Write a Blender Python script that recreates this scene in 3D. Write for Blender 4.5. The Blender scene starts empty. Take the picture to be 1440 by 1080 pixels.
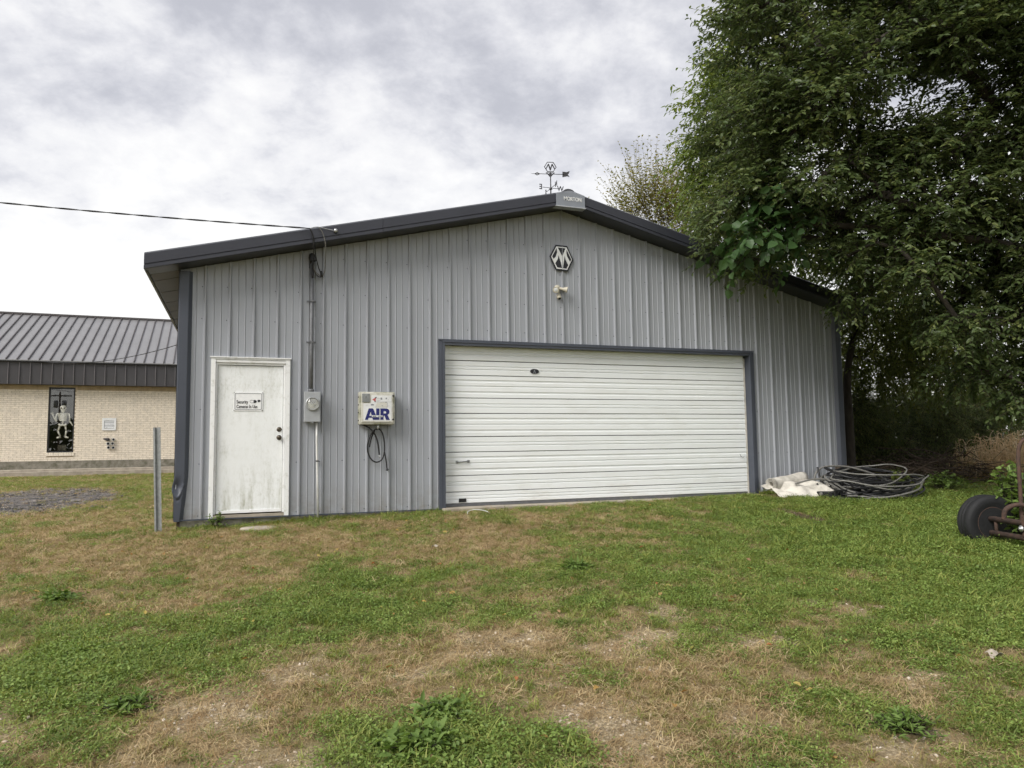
import bpy, bmesh, math, random
import numpy as np
from mathutils import Matrix, Vector

random.seed(7)
RNG = np.random.default_rng(7)
PI = math.pi
scene = bpy.context.scene
COL = scene.collection

# ---------------------------------------------------------------- camera
cam_data = bpy.data.cameras.new('camera')
cam = bpy.data.objects.new('camera', cam_data)
COL.objects.link(cam)
CAM = Vector((0.766, -10.434, 0.90))
right = Vector((0.93830182, -0.34558055, -0.01279791))
up = Vector((-0.01671723, -0.08229202, 0.99646804))
fwd = Vector((0.34541314, 0.93477383, 0.0829919))
m = Matrix.Identity(4)
for i in range(3):
    m[i][0], m[i][1], m[i][2], m[i][3] = right[i], up[i], -fwd[i], CAM[i]
cam.matrix_world = m
cam_data.sensor_width = 36.0
cam_data.lens = 1035.48 / 1440 * 36.0
cam_data.clip_start = 0.05
cam_data.clip_end = 3000
scene.camera = cam

# ---------------------------------------------------------------- light
SUN_AZ = Vector((-0.84, -0.42))      # where the sun stands, seen from the shed
SUN_EL = math.radians(42)
world = bpy.data.worlds.new('World')
scene.world = world
world.use_nodes = True
wn, wl = world.node_tree.nodes, world.node_tree.links
wn.clear()
w_out = wn.new('ShaderNodeOutputWorld')
sky = wn.new('ShaderNodeTexSky')
sky.sky_type = 'NISHITA'
sky.sun_disc = False
sky.sun_elevation = SUN_EL
sky.sun_rotation = math.atan2(SUN_AZ.x, SUN_AZ.y)
bg_sky = wn.new('ShaderNodeBackground'); bg_sky.inputs['Strength'].default_value = 0.1
wl.new(sky.outputs['Color'], bg_sky.inputs['Color'])
tc = wn.new('ShaderNodeTexCoord')
sep = wn.new('ShaderNodeSeparateXYZ'); wl.new(tc.outputs['Generated'], sep.inputs[0])
def wmath(op, a, b=None, clamp=False):
    nd = wn.new('ShaderNodeMath'); nd.operation = op; nd.use_clamp = clamp
    for k, v in enumerate((a, b)):
        if v is None: continue
        if isinstance(v, (int, float)): nd.inputs[k].default_value = v
        else: wl.new(v, nd.inputs[k])
    return nd.outputs[0]
zc = wmath('ADD', wmath('MAXIMUM', sep.outputs['Z'], 0.0), 0.42)
comb = wn.new('ShaderNodeCombineXYZ')
wl.new(wmath('DIVIDE', sep.outputs['X'], zc), comb.inputs[0])
wl.new(wmath('DIVIDE', sep.outputs['Y'], zc), comb.inputs[1])
def wnoise(scale, detail, rough, dist, off):
    mp = wn.new('ShaderNodeMapping'); mp.inputs['Location'].default_value = off
    mp.inputs['Rotation'].default_value = (0, 0, 0.5); mp.inputs['Scale'].default_value = (1.0, 1.1, 1)
    wl.new(comb.outputs[0], mp.inputs[0])
    t = wn.new('ShaderNodeTexNoise'); t.inputs['Scale'].default_value = scale
    t.inputs['Detail'].default_value = detail; t.inputs['Roughness'].default_value = rough
    t.inputs['Distortion'].default_value = dist
    wl.new(mp.outputs[0], t.inputs['Vector'])
    return t.outputs['Fac']
n1 = wnoise(3.9, 12, 0.60, 0.15, (1.3, 4.2, 0))
n2 = wnoise(1.5, 4, 0.5, 0.0, (7.1, 2.2, 0))
n3 = wnoise(12.0, 8, 0.62, 0.15, (3.7, 9.1, 0))
mixn = wmath('ADD', wmath('ADD', wmath('MULTIPLY', n1, 0.55), wmath('MULTIPLY', n2, 0.21)), wmath('MULTIPLY', n3, 0.24))
# thin bright haze close to the horizon
hz = wn.new('ShaderNodeMapRange'); hz.interpolation_type = 'SMOOTHSTEP'
hz.inputs['From Min'].default_value = 0.0; hz.inputs['From Max'].default_value = 0.50
hz.inputs['To Min'].default_value = 0.33; hz.inputs['To Max'].default_value = 0.0
wl.new(sep.outputs['Z'], hz.inputs['Value'])
cl = wmath('ADD', mixn, hz.outputs[0], True)
ramp = wn.new('ShaderNodeValToRGB')
ramp.color_ramp.interpolation = 'B_SPLINE'
els = ramp.color_ramp.elements
els[0].position = 0.43; els[0].color = (0.208, 0.210, 0.230, 1)
els[1].position = 0.70; els[1].color = (0.425, 0.42, 0.408, 1)
e = els.new(0.50); e.color = (0.268, 0.269, 0.287, 1)
e = els.new(0.575); e.color = (0.352, 0.35, 0.358, 1)
wl.new(cl, ramp.inputs[0])
bg_cloud = wn.new('ShaderNodeBackground'); bg_cloud.inputs['Strength'].default_value = 1.0
wl.new(ramp.outputs['Color'], bg_cloud.inputs['Color'])
mixs = wn.new('ShaderNodeMixShader'); mixs.inputs[0].default_value = 0.95
wl.new(bg_sky.outputs[0], mixs.inputs[1]); wl.new(bg_cloud.outputs[0], mixs.inputs[2])
wl.new(mixs.outputs[0], w_out.inputs['Surface'])
world.cycles.sampling_method = 'MANUAL'
world.cycles.sample_map_resolution = 512

sun_data = bpy.data.lights.new('sun', 'SUN')
sun_data.energy = 1.5
sun_data.angle = math.radians(35)
sun_data.color = (1.0, 0.96, 0.90)
sun = bpy.data.objects.new('sun', sun_data)
COL.objects.link(sun)
sd = Vector((SUN_AZ.x, SUN_AZ.y, 0)).normalized() * math.cos(SUN_EL) + Vector((0, 0, math.sin(SUN_EL)))
sun.rotation_euler = sd.to_track_quat('Z', 'Y').to_euler()
sun.location = (-20, -10, 30)

vs = scene.view_settings
vs.view_transform = 'Standard'; vs.look = 'None'; vs.gamma = 1.0; vs.use_curve_mapping = False
vs.exposure = 1.38
scene.cycles.use_adaptive_sampling = True
scene.cycles.adaptive_threshold = 0.03
scene.cycles.max_bounces = 5
scene.cycles.diffuse_bounces = 2
scene.cycles.glossy_bounces = 3
scene.cycles.transmission_bounces = 4
scene.cycles.transparent_max_bounces = 6
scene.cycles.use_denoising = True
scene.cycles.sample_clamp_indirect = 6

# ---------------------------------------------------------------- helpers
ROOT_LOC = {}

def tag(o, label=None, cat=None, group=None, kind=None):
    if label: o['label'] = label
    if cat: o['category'] = cat
    if group: o['group'] = group
    if kind: o['kind'] = kind
    return o

def link(o, parent=None):
    COL.objects.link(o)
    if parent is not None:
        o.parent = parent
    return o

def thing(name, label, cat, loc=(0, 0, 0), rotz=0.0, group=None):
    o = bpy.data.objects.new(name, None)
    o.empty_display_size = 0.1
    o.location = loc; o.rotation_euler = (0, 0, rotz)
    link(o); tag(o, label, cat, group)
    ROOT_LOC[o.name] = Vector(loc) if rotz == 0 else None
    return o

def root_of(o):
    while o.parent is not None: o = o.parent
    return o

class MB:
    """collects shapes in plain coordinates, builds ONE mesh"""
    def __init__(s): s.v = []; s.f = []; s.smooth = set()
    def add(s, vs, fs, smooth=False):
        b = len(s.v); s.v.extend([tuple(p) for p in vs])
        for f in fs:
            if smooth: s.smooth.add(len(s.f))
            s.f.append(tuple(i + b for i in f))
        return s
    def box(s, x0, x1, y0, y1, z0, z1, mat=None):
        vs = [Vector((x, y, z)) for z in (z0, z1) for y in (y0, y1) for x in (x0, x1)]
        if mat is not None: vs = [mat @ p for p in vs]
        return s.add(vs, [(0, 2, 3, 1), (4, 5, 7, 6), (0, 1, 5, 4), (2, 6, 7, 3), (0, 4, 6, 2), (1, 3, 7, 5)])
    def rbox(s, x0, x1, y0, y1, z0, z1, b=0.01, mat=None):
        # box with chamfered edges (24 verts)
        vs = []; 
        bm = bmesh.new()
        bmesh.ops.create_cube(bm, size=1)
        for v in bm.verts:
            v.co = Vector(((x0 + x1) / 2 + v.co.x * (x1 - x0), (y0 + y1) / 2 + v.co.y * (y1 - y0), (z0 + z1) / 2 + v.co.z * (z1 - z0)))
        bmesh.ops.bevel(bm, geom=bm.edges[:], offset=b, segments=2, affect='EDGES', profile=0.6)
        bm.verts.index_update()
        vs = [(mat @ v.co if mat is not None else v.co.copy()) for v in bm.verts]
        fs = [tuple(v.index for v in f.verts) for f in bm.faces]
        bm.free()
        return s.add(vs, fs)
    def tube(s, pts, rad, n=8, cap=True, smooth=True):
        pts = [Vector(p) for p in pts]; N = len(pts)
        rads = rad if isinstance(rad, (list, tuple)) else [rad] * N
        vs, fs = [], []
        t0 = (pts[1] - pts[0]).normalized()
        ref = Vector((0, 0, 1)) if abs(t0.z) < 0.9 else Vector((1, 0, 0))
        a = t0.cross(ref).normalized()
        for i, p in enumerate(pts):
            if i == 0: t = pts[1] - pts[0]
            elif i == N - 1: t = pts[-1] - pts[-2]
            else: t = pts[i + 1] - pts[i - 1]
            t.normalize()
            a = (a - t * a.dot(t))
            if a.length < 1e-6: a = t.orthogonal()
            a.normalize(); b = t.cross(a)
            for k in range(n):
                th = 2 * PI * k / n
                vs.append(p + (a * math.cos(th) + b * math.sin(th)) * rads[i])
        for i in range(N - 1):
            for k in range(n):
                k2 = (k + 1) % n
                fs.append((i * n + k, i * n + k2, (i + 1) * n + k2, (i + 1) * n + k))
        s.add(vs, fs, smooth)
        if cap:
            b = len(s.v) - N * n
            s.f.append(tuple(b + k for k in reversed(range(n))))
            s.f.append(tuple(b + (N - 1) * n + k for k in range(n)))
        return s
    def lathe(s, prof, mat=None, n=16, smooth=True):
        # prof: (radius, height along local z)
        vs, fs = [], []
        for r, h in prof:
            for k in range(n):
                th = 2 * PI * k / n
                p = Vector((r * math.cos(th), r * math.sin(th), h))
                vs.append(mat @ p if mat is not None else p)
        for i in range(len(prof) - 1):
            for k in range(n):
                k2 = (k + 1) % n
                fs.append((i * n + k, i * n + k2, (i + 1) * n + k2, (i + 1) * n + k))
        s.add(vs, fs, smooth)
        b = len(s.v) - len(prof) * n
        if prof[0][0] > 1e-6: s.f.append(tuple(b + k for k in reversed(range(n))))
        if prof[-1][0] > 1e-6: s.f.append(tuple(b + (len(prof) - 1) * n + k for k in range(n)))
        return s
    def prism(s, poly, fn):
        # poly: 2-D outline; fn(u, v, side) -> 3-D point, side 0 = front, 1 = back
        n = len(poly)
        vs = [fn(u, v, 0) for u, v in poly] + [fn(u, v, 1) for u, v in poly]
        fs = [tuple(range(n)), tuple(reversed(range(n, 2 * n)))]
        for k in range(n):
            k2 = (k + 1) % n
            fs.append((k2, k, n + k, n + k2))
        return s.add(vs, fs)
    def ico(s, c, r, sub=1, squash=(1, 1, 1), jit=0.0, rnd=random):
        bm = bmesh.new(); bmesh.ops.create_icosphere(bm, subdivisions=sub, radius=1)
        vs = []
        for v in bm.verts:
            k = 1 + rnd.uniform(-jit, jit)
            vs.append((c[0] + v.co.x * r * squash[0] * k, c[1] + v.co.y * r * squash[1] * k, c[2] + v.co.z * r * squash[2] * k))
        fs = [tuple(v.index for v in f.verts) for f in bm.faces]
        bm.free(); return s.add(vs, fs, sub > 1)
    def build(s, name, mat, parent=None, recalc=True, mesh_only=False):
        off = Vector((0, 0, 0))
        if parent is not None:
            L = ROOT_LOC.get(root_of(parent).name)
            if L is not None: off = L
        me = bpy.data.meshes.new(name)
        me.from_pydata([(p[0] - off.x, p[1] - off.y, p[2] - off.z) for p in s.v], [], s.f)
        if s.smooth:
            arr = np.zeros(len(me.polygons), dtype=bool); arr[list(s.smooth)] = True
            me.polygons.foreach_set('use_smooth', arr)
        if recalc:
            bm = bmesh.new(); bm.from_mesh(me)
            bmesh.ops.recalc_face_normals(bm, faces=bm.faces[:])
            bm.to_mesh(me); bm.free()
        if mat is not None: me.materials.append(mat)
        me.update()
        if mesh_only: return me
        return link(bpy.data.objects.new(name, me), parent)

def mesh_np(name, verts, quads, attrs=None, mat=None, smooth=False):
    me = bpy.data.meshes.new(name)
    verts = np.ascontiguousarray(verts, dtype=np.float32); quads = np.ascontiguousarray(quads, dtype=np.int32)
    k = quads.shape[1]
    me.vertices.add(len(verts)); me.vertices.foreach_set('co', verts.ravel())
    me.loops.add(quads.size); me.loops.foreach_set('vertex_index', quads.ravel())
    me.polygons.add(len(quads))
    me.polygons.foreach_set('loop_start', np.arange(0, quads.size, k, dtype=np.int32))
    me.polygons.foreach_set('loop_total', np.full(len(quads), k, dtype=np.int32))
    if smooth: me.polygons.foreach_set('use_smooth', np.ones(len(quads), dtype=bool))
    me.update(calc_edges=True)
    for an, (dom, arr) in (attrs or {}).items():
        at = me.attributes.new(an, 'FLOAT', dom)
        at.data.foreach_set('value', np.ascontiguousarray(arr, dtype=np.float32))
    if mat is not None: me.materials.append(mat)
    return me

def outline_mesh(name, loops, mat, fn, parent=None, depth=0.004):
    """flat plate with holes: loops in 2-D (u, v); fn(u, v, w) -> world point, w from 0 (front) to depth"""
    cu = bpy.data.curves.new(name, 'CURVE'); cu.dimensions = '2D'; cu.fill_mode = 'BOTH'; cu.extrude = depth / 2
    for lp in loops:
        sp = cu.splines.new('POLY'); sp.points.add(len(lp) - 1)
        for p, q in zip(sp.points, lp): p.co = (q[0], q[1], 0, 1)
        sp.use_cyclic_u = True
    return curve_to_mesh(name, cu, mat, fn, parent, depth)

def curve_to_mesh(name, cu, mat, fn, parent, depth):
    tmp = bpy.data.objects.new('tmp_curve', cu); COL.objects.link(tmp)
    bpy.context.view_layer.update()
    me = bpy.data.meshes.new_from_object(tmp.evaluated_get(bpy.context.evaluated_depsgraph_get()))
    bpy.data.objects.remove(tmp); bpy.data.curves.remove(cu)
    me.name = name
    off = Vector((0, 0, 0))
    if parent is not None:
        L = ROOT_LOC.get(root_of(parent).name)
        if L is not None: off = L
    for v in me.vertices:
        v.co = Vector(fn(v.co.x, v.co.y, depth / 2 - v.co.z)) - off
    me.materials.clear(); me.materials.append(mat)
    me.update()
    return link(bpy.data.objects.new(name, me), parent)

def text_mesh(name, body, size, mat, fn, parent=None, depth=0.002, bold=0.0, align='CENTER', spacing=1.0):
    cu = bpy.data.curves.new(name, 'FONT'); cu.body = body; cu.size = size; cu.extrude = depth / 2
    cu.offset = bold; cu.align_x = align; cu.align_y = 'CENTER'; cu.space_character = spacing
    return curve_to_mesh(name, cu, mat, fn, parent, depth)

# ---------------------------------------------------------------- materials
def material(name, color, rough=0.6, metal=0.0, var=0.0, vscale=3.0, bump=0.0, bscale=40.0, color2=None, c2fac=None, spec=0.5, stretch=(1, 1, 1), detail=5):
    mt = bpy.data.materials.new(name); mt.use_nodes = True
    nt = mt.node_tree; N, L = nt.nodes, nt.links
    b = N['Principled BSDF']
    b.inputs['Base Color'].default_value = (*color, 1)
    b.inputs['Roughness'].default_value = rough; b.inputs['Metallic'].default_value = metal
    b.inputs['Specular IOR Level'].default_value = spec
    geo = N.new('ShaderNodeNewGeometry')
    if var > 0 or color2 is not None:
        mp = N.new('ShaderNodeMapping'); mp.inputs['Scale'].default_value = stretch
        L.new(geo.outputs['Position'], mp.inputs[0])
        t = N.new('ShaderNodeTexNoise'); t.inputs['Scale'].default_value = vscale; t.inputs['Detail'].default_value = detail
        t.inputs['Roughness'].default_value = 0.62
        L.new(mp.outputs[0], t.inputs['Vector'])
        mx = N.new('ShaderNodeMix'); mx.data_type = 'RGBA'
        c2 = color2 if color2 is not None else tuple(max(0, c * (1 - var)) for c in color)
        mx.inputs[6].default_value = (*color, 1); mx.inputs[7].default_value = (*c2, 1)
        mr = N.new('ShaderNodeMapRange')
        lo, hi = c2fac if c2fac else (0.35, 0.68)
        mr.inputs[1].default_value = lo; mr.inputs[2].default_value = hi
        L.new(t.outputs['Fac'], mr.inputs[0]); L.new(mr.outputs[0], mx.inputs[0])
        L.new(mx.outputs[2], b.inputs['Base Color'])
    if bump > 0:
        t2 = N.new('ShaderNodeTexNoise'); t2.inputs['Scale'].default_value = bscale; t2.inputs['Detail'].default_value = 6
        L.new(geo.outputs['Position'], t2.inputs['Vector'])
        bp = N.new('ShaderNodeBump'); bp.inputs['Strength'].default_value = bump; bp.inputs['Distance'].default_value = 0.01
        L.new(t2.outputs['Fac'], bp.inputs['Height']); L.new(bp.outputs[0], b.inputs['Normal'])
    return mt

def leaf_material(name, ramp_cols, trans=0.35, rough=0.55, attr='rnd', pos_noise=0.0, hue=0.485):
    mt = bpy.data.materials.new(name); mt.use_nodes = True
    nt = mt.node_tree; N, L = nt.nodes, nt.links
    b = N['Principled BSDF']; out = N['Material Output']
    b.inputs['Roughness'].default_value = rough; b.inputs['Specular IOR Level'].default_value = 0.35
    if attr == 'object':
        src = N.new('ShaderNodeObjectInfo').outputs['Random']
    else:
        a = N.new('ShaderNodeAttribute'); a.attribute_name = attr; src = a.outputs['Fac']
    if pos_noise > 0:
        geo = N.new('ShaderNodeNewGeometry')
        t = N.new('ShaderNodeTexNoise'); t.inputs['Scale'].default_value = 1.3; t.inputs['Detail'].default_value = 3
        L.new(geo.outputs['Position'], t.inputs['Vector'])
        mm = N.new('ShaderNodeMath'); mm.operation = 'MULTIPLY_ADD'; mm.inputs[1].default_value = pos_noise; 
        L.new(t.outputs['Fac'], mm.inputs[0]); L.new(src, mm.inputs[2])
        m2 = N.new('ShaderNodeMath'); m2.operation = 'SUBTRACT'; m2.inputs[1].default_value = pos_noise * 0.5; m2.use_clamp = True
        L.new(mm.outputs[0], m2.inputs[0]); src = m2.outputs[0]
    r = N.new('ShaderNodeValToRGB')
    r.color_ramp.elements[0].position = 0; r.color_ramp.elements[0].color = (*ramp_cols[0], 1)
    r.color_ramp.elements[1].position = 1; r.color_ramp.elements[1].color = (*ramp_cols[-1], 1)
    for k, c in enumerate(ramp_cols[1:-1]):
        el = r.color_ramp.elements.new((k + 1) / (len(ramp_cols) - 1)); el.color = (*c, 1)
    L.new(src, r.inputs[0]); L.new(r.outputs[0], b.inputs['Base Color'])
    tr = N.new('ShaderNodeBsdfTranslucent')
    hs = N.new('ShaderNodeHueSaturation'); hs.inputs['Value'].default_value = 1.5; hs.inputs['Saturation'].default_value = 1.1
    hs.inputs['Hue'].default_value = hue
    L.new(r.outputs[0], hs.inputs['Color']); L.new(hs.outputs[0], tr.inputs['Color'])
    ms = N.new('ShaderNodeMixShader'); ms.inputs[0].default_value = trans
    L.new(b.outputs[0], ms.inputs[1]); L.new(tr.outputs[0], ms.inputs[2]); L.new(ms.outputs[0], out.inputs['Surface'])
    return mt

M = {}
M['siding'] = material('grey_steel_siding', (0.335, 0.352, 0.385), 0.42, 0.0, var=0.08, vscale=1.4, stretch=(1.5, 1, 0.35), bump=0.06, bscale=2.2)
def splash(mt, zhi, amount, col):
    """mud splashed up the foot of a wall"""
    N, L = mt.node_tree.nodes, mt.node_tree.links; b = N['Principled BSDF']
    src = b.inputs['Base Color'].links[0].from_socket
    geo = N.new('ShaderNodeNewGeometry'); sp = N.new('ShaderNodeSeparateXYZ'); L.new(geo.outputs['Position'], sp.inputs[0])
    r = N.new('ShaderNodeMapRange'); r.inputs[1].default_value = zhi; r.inputs[2].default_value = 0.0; L.new(sp.outputs[2], r.inputs[0])
    t = N.new('ShaderNodeTexNoise'); t.inputs['Scale'].default_value = 7; t.inputs['Detail'].default_value = 9; t.inputs['Roughness'].default_value = .75; L.new(geo.outputs['Position'], t.inputs['Vector'])
    r2 = N.new('ShaderNodeMapRange'); r2.inputs[1].default_value = .38; r2.inputs[2].default_value = .72; L.new(t.outputs['Fac'], r2.inputs[0])
    m1 = N.new('ShaderNodeMath'); m1.operation = 'MULTIPLY'; L.new(r.outputs[0], m1.inputs[0]); L.new(r2.outputs[0], m1.inputs[1])
    m2 = N.new('ShaderNodeMath'); m2.operation = 'MULTIPLY'; m2.inputs[1].default_value = amount; L.new(m1.outputs[0], m2.inputs[0])
    mx = N.new('ShaderNodeMix'); mx.data_type = 'RGBA'; L.new(m2.outputs[0], mx.inputs[0]); L.new(src, mx.inputs[6]); mx.inputs[7].default_value = (*col, 1)
    L.new(mx.outputs[2], b.inputs['Base Color'])
splash(M['siding'], 0.45, 0.75, (0.20, 0.175, 0.13))
M['trim'] = material('slate_trim', (0.066, 0.075, 0.098), 0.40, var=0.16, vscale=2.0, bump=0.05, bscale=8)
M['fascia'] = material('dark_fascia', (0.034, 0.036, 0.048), 0.38, var=0.15, vscale=1.5, bump=0.04, bscale=5)
M['roof_steel'] = material('dark_roof_steel', (0.07, 0.073, 0.085), 0.4, var=0.15)
M['soffit'] = material('tan_soffit', (0.15, 0.143, 0.138), 0.6, var=0.15)
M['concrete'] = material('old_concrete', (0.27, 0.25, 0.21), 0.9, var=0.4, vscale=6, bump=0.5, bscale=60, color2=(0.12, 0.115, 0.08))
M['concrete_light'] = material('pale_concrete', (0.42, 0.37, 0.30), 0.9, var=0.35, vscale=5, bump=0.4, bscale=50)
M['white_trim'] = material('white_door_trim', (0.82, 0.83, 0.83), 0.45, var=0.12, vscale=9, color2=(0.50, 0.50, 0.45), c2fac=(0.55, 0.8))
M['black'] = material('black_rubber', (0.012, 0.012, 0.014), 0.5, var=0.3)
M['dark_gap'] = material('dark_gap', (0.02, 0.02, 0.02), 0.9)
M['galv'] = material('galvanised_steel', (0.33, 0.345, 0.345), 0.5, 0.5, var=0.3, vscale=25)
M['conduit'] = material('weathered_conduit', (0.17, 0.175, 0.185), 0.55, 0.3, var=0.3, vscale=20)
M['meter_grey'] = material('meter_box_grey', (0.36, 0.375, 0.39), 0.5, var=0.1, vscale=12)
M['peak_grey'] = material('peak_plate_grey', (0.25, 0.27, 0.31), 0.45, var=0.1)
M['pvc'] = material('white_pvc', (0.68, 0.68, 0.66), 0.4, var=0.12, vscale=14)
M['screw'] = material('dark_screw', (0.07, 0.07, 0.075), 0.4, 0.4)
M['brass'] = material('aged_bronze', (0.10, 0.085, 0.065), 0.35, 0.8)
M['navy'] = material('navy_print', (0.012, 0.018, 0.15), 0.45, var=0.25, vscale=40)
M['print_black'] = material('black_print', (0.012, 0.013, 0.018), 0.5)
M['white_paint'] = material('white_sign_face', (0.76, 0.77, 0.77), 0.45, var=0.1, vscale=15)
M['sign_white'] = material('white_sign_board', (0.88, 0.89, 0.89), 0.45, var=0.08, vscale=20)
M['red_print'] = material('faded_red_print', (0.50, 0.10, 0.10), 0.6)
M['grey_print'] = material('grey_print', (0.25, 0.26, 0.28), 0.6)
M['airbox'] = material('mossy_enamel', (0.50, 0.49, 0.42), 0.55, vscale=9, color2=(0.15, 0.16, 0.075), c2fac=(0.42, 0.70), bump=0.1, bscale=50, detail=9)
M['airface'] = material('dispenser_face', (0.62, 0.61, 0.55), 0.5, vscale=14, color2=(0.36, 0.35, 0.26), c2fac=(0.45, 0.8))
M['lamp_cream'] = material('cream_plastic', (0.62, 0.58, 0.47), 0.5, var=0.25, vscale=30)
M['lamp_glass'] = material('lamp_glass', (0.72, 0.74, 0.76), 0.08, 0.0, spec=0.8)
M['iron'] = material('weathered_iron', (0.055, 0.055, 0.06), 0.55, 0.4, var=0.3, vscale=30)
M['aluminium'] = material('bright_aluminium', (0.55, 0.56, 0.57), 0.35, 0.7, var=0.2, vscale=30)
M['tyre'] = material('old_tyre', (0.011, 0.0115, 0.013), 0.75, var=0.4, vscale=20, bump=0.3, bscale=90)
M['rust'] = material('rusted_iron', (0.10, 0.055, 0.038), 0.85, vscale=18, color2=(0.042, 0.028, 0.023), c2fac=(0.35, 0.65), bump=0.5, bscale=90)
M['canvas'] = material('weathered_canvas', (0.62, 0.59, 0.53), 0.9, vscale=7, color2=(0.34, 0.32, 0.28), c2fac=(0.45, 0.75), bump=0.5, bscale=70)
M['bark'] = material('tree_bark', (0.060, 0.050, 0.040), 0.95, var=0.55, vscale=14, stretch=(1, 1, 0.25), bump=0.9, bscale=40)
M['twig'] = material('twig_bark', (0.055, 0.045, 0.033), 0.9, var=0.4, vscale=20)
M['brush'] = material('dead_brush', (0.115, 0.085, 0.062), 0.95, vscale=9, color2=(0.04, 0.028, 0.02), c2fac=(0.3, 0.7))
M['brick'] = material('cream_brick', (0.90, 0.81, 0.68), 0.85, var=0.24, vscale=9.0, bump=0.2, bscale=60, detail=8)
M['soldier'] = material('tan_brick', (0.55, 0.43, 0.28), 0.85, var=0.3, vscale=5)
M['mortar'] = material('mortar', (0.56, 0.46, 0.33), 0.95, var=0.2, vscale=8)
M['far_roof'] = material('mauve_grey_roof', (0.26, 0.257, 0.26), 0.35, 0.2, var=0.14, vscale=1.2)
M['far_seam'] = material('roof_seam', (0.085, 0.075, 0.075), 0.45, var=0.2)
M['far_fascia'] = material('brown_grey_fascia', (0.055, 0.052, 0.056), 0.5, var=0.15, vscale=2)
M['far_seam_light'] = material('pale_fascia_seam', (0.15, 0.14, 0.145), 0.4, var=0.2)
M['window_frame'] = material('black_window_frame', (0.018, 0.018, 0.02), 0.4)
M['bone'] = material('bone_plastic', (0.88, 0.87, 0.80), 0.55, var=0.1, vscale=12)
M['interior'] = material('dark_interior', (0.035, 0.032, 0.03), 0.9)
M['pole_wood'] = material('pole_wood', (0.10, 0.075, 0.055), 0.9, var=0.4, vscale=8, stretch=(1, 1, 0.1))
M['cable_black'] = material('black_cable', (0.014, 0.014, 0.016), 0.45, var=0.4, vscale=30)
M['cable_grey'] = material('grey_cable', (0.20, 0.195, 0.18), 0.5, var=0.4, vscale=15)

# door leaf: white enamel with streaky mould
def door_material():
    mt = material('mouldy_white_door', (0.70, 0.725, 0.72), 0.4)
    N, L = mt.node_tree.nodes, mt.node_tree.links; b = N['Principled BSDF']
    geo = N.new('ShaderNodeNewGeometry')
    def noise(scale, sc, detail, lo, hi):
        mp = N.new('ShaderNodeMapping'); mp.inputs['Scale'].default_value = sc; L.new(geo.outputs['Position'], mp.inputs[0])
        t = N.new('ShaderNodeTexNoise'); t.inputs['Scale'].default_value = scale; t.inputs['Detail'].default_value = detail; t.inputs['Roughness'].default_value = 0.72
        L.new(mp.outputs[0], t.inputs['Vector'])
        r = N.new('ShaderNodeMapRange'); r.inputs[1].default_value = lo; r.inputs[2].default_value = hi; L.new(t.outputs['Fac'], r.inputs[0])
        return r.outputs[0]
    streak = noise(9, (1.6, 1, 0.22), 8, 0.46, 0.72)
    spots = noise(38, (1, 1, 0.6), 6, 0.48, 0.70)
    big = noise(1.9, (1, 1, 0.8), 4, 0.36, 0.62)
    def mul(a, c):
        m_ = N.new('ShaderNodeMath'); m_.operation = 'MULTIPLY'; L.new(a, m_.inputs[0])
        if isinstance(c, float): m_.inputs[1].default_value = c
        else: L.new(c, m_.inputs[1])
        return m_.outputs[0]
    def add(a, c):
        m_ = N.new('ShaderNodeMath'); m_.operation = 'ADD'; m_.use_clamp = True; L.new(a, m_.inputs[0]); L.new(c, m_.inputs[1]); return m_.outputs[0]
    dirt = add(mul(mul(streak, big), 0.45), mul(mul(spots, big), 0.40))
    # splash-back mould climbing from the sill
    sp = N.new('ShaderNodeSeparateXYZ'); L.new(geo.outputs['Position'], sp.inputs[0])
    low = N.new('ShaderNodeMapRange'); low.inputs[1].default_value = 0.62; low.inputs[2].default_value = 0.05; L.new(sp.outputs[2], low.inputs[0])
    dirt = add(dirt, mul(mul(low.outputs[0], streak), 0.6))
    mx = N.new('ShaderNodeMix'); mx.data_type = 'RGBA'
    mx.inputs[6].default_value = (0.85, 0.87, 0.87, 1); mx.inputs[7].default_value = (0.42, 0.425, 0.35, 1)
    L.new(dirt, mx.inputs[0]); L.new(mx.outputs[2], b.inputs['Base Color'])
    return mt
M['door'] = door_material()

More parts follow.
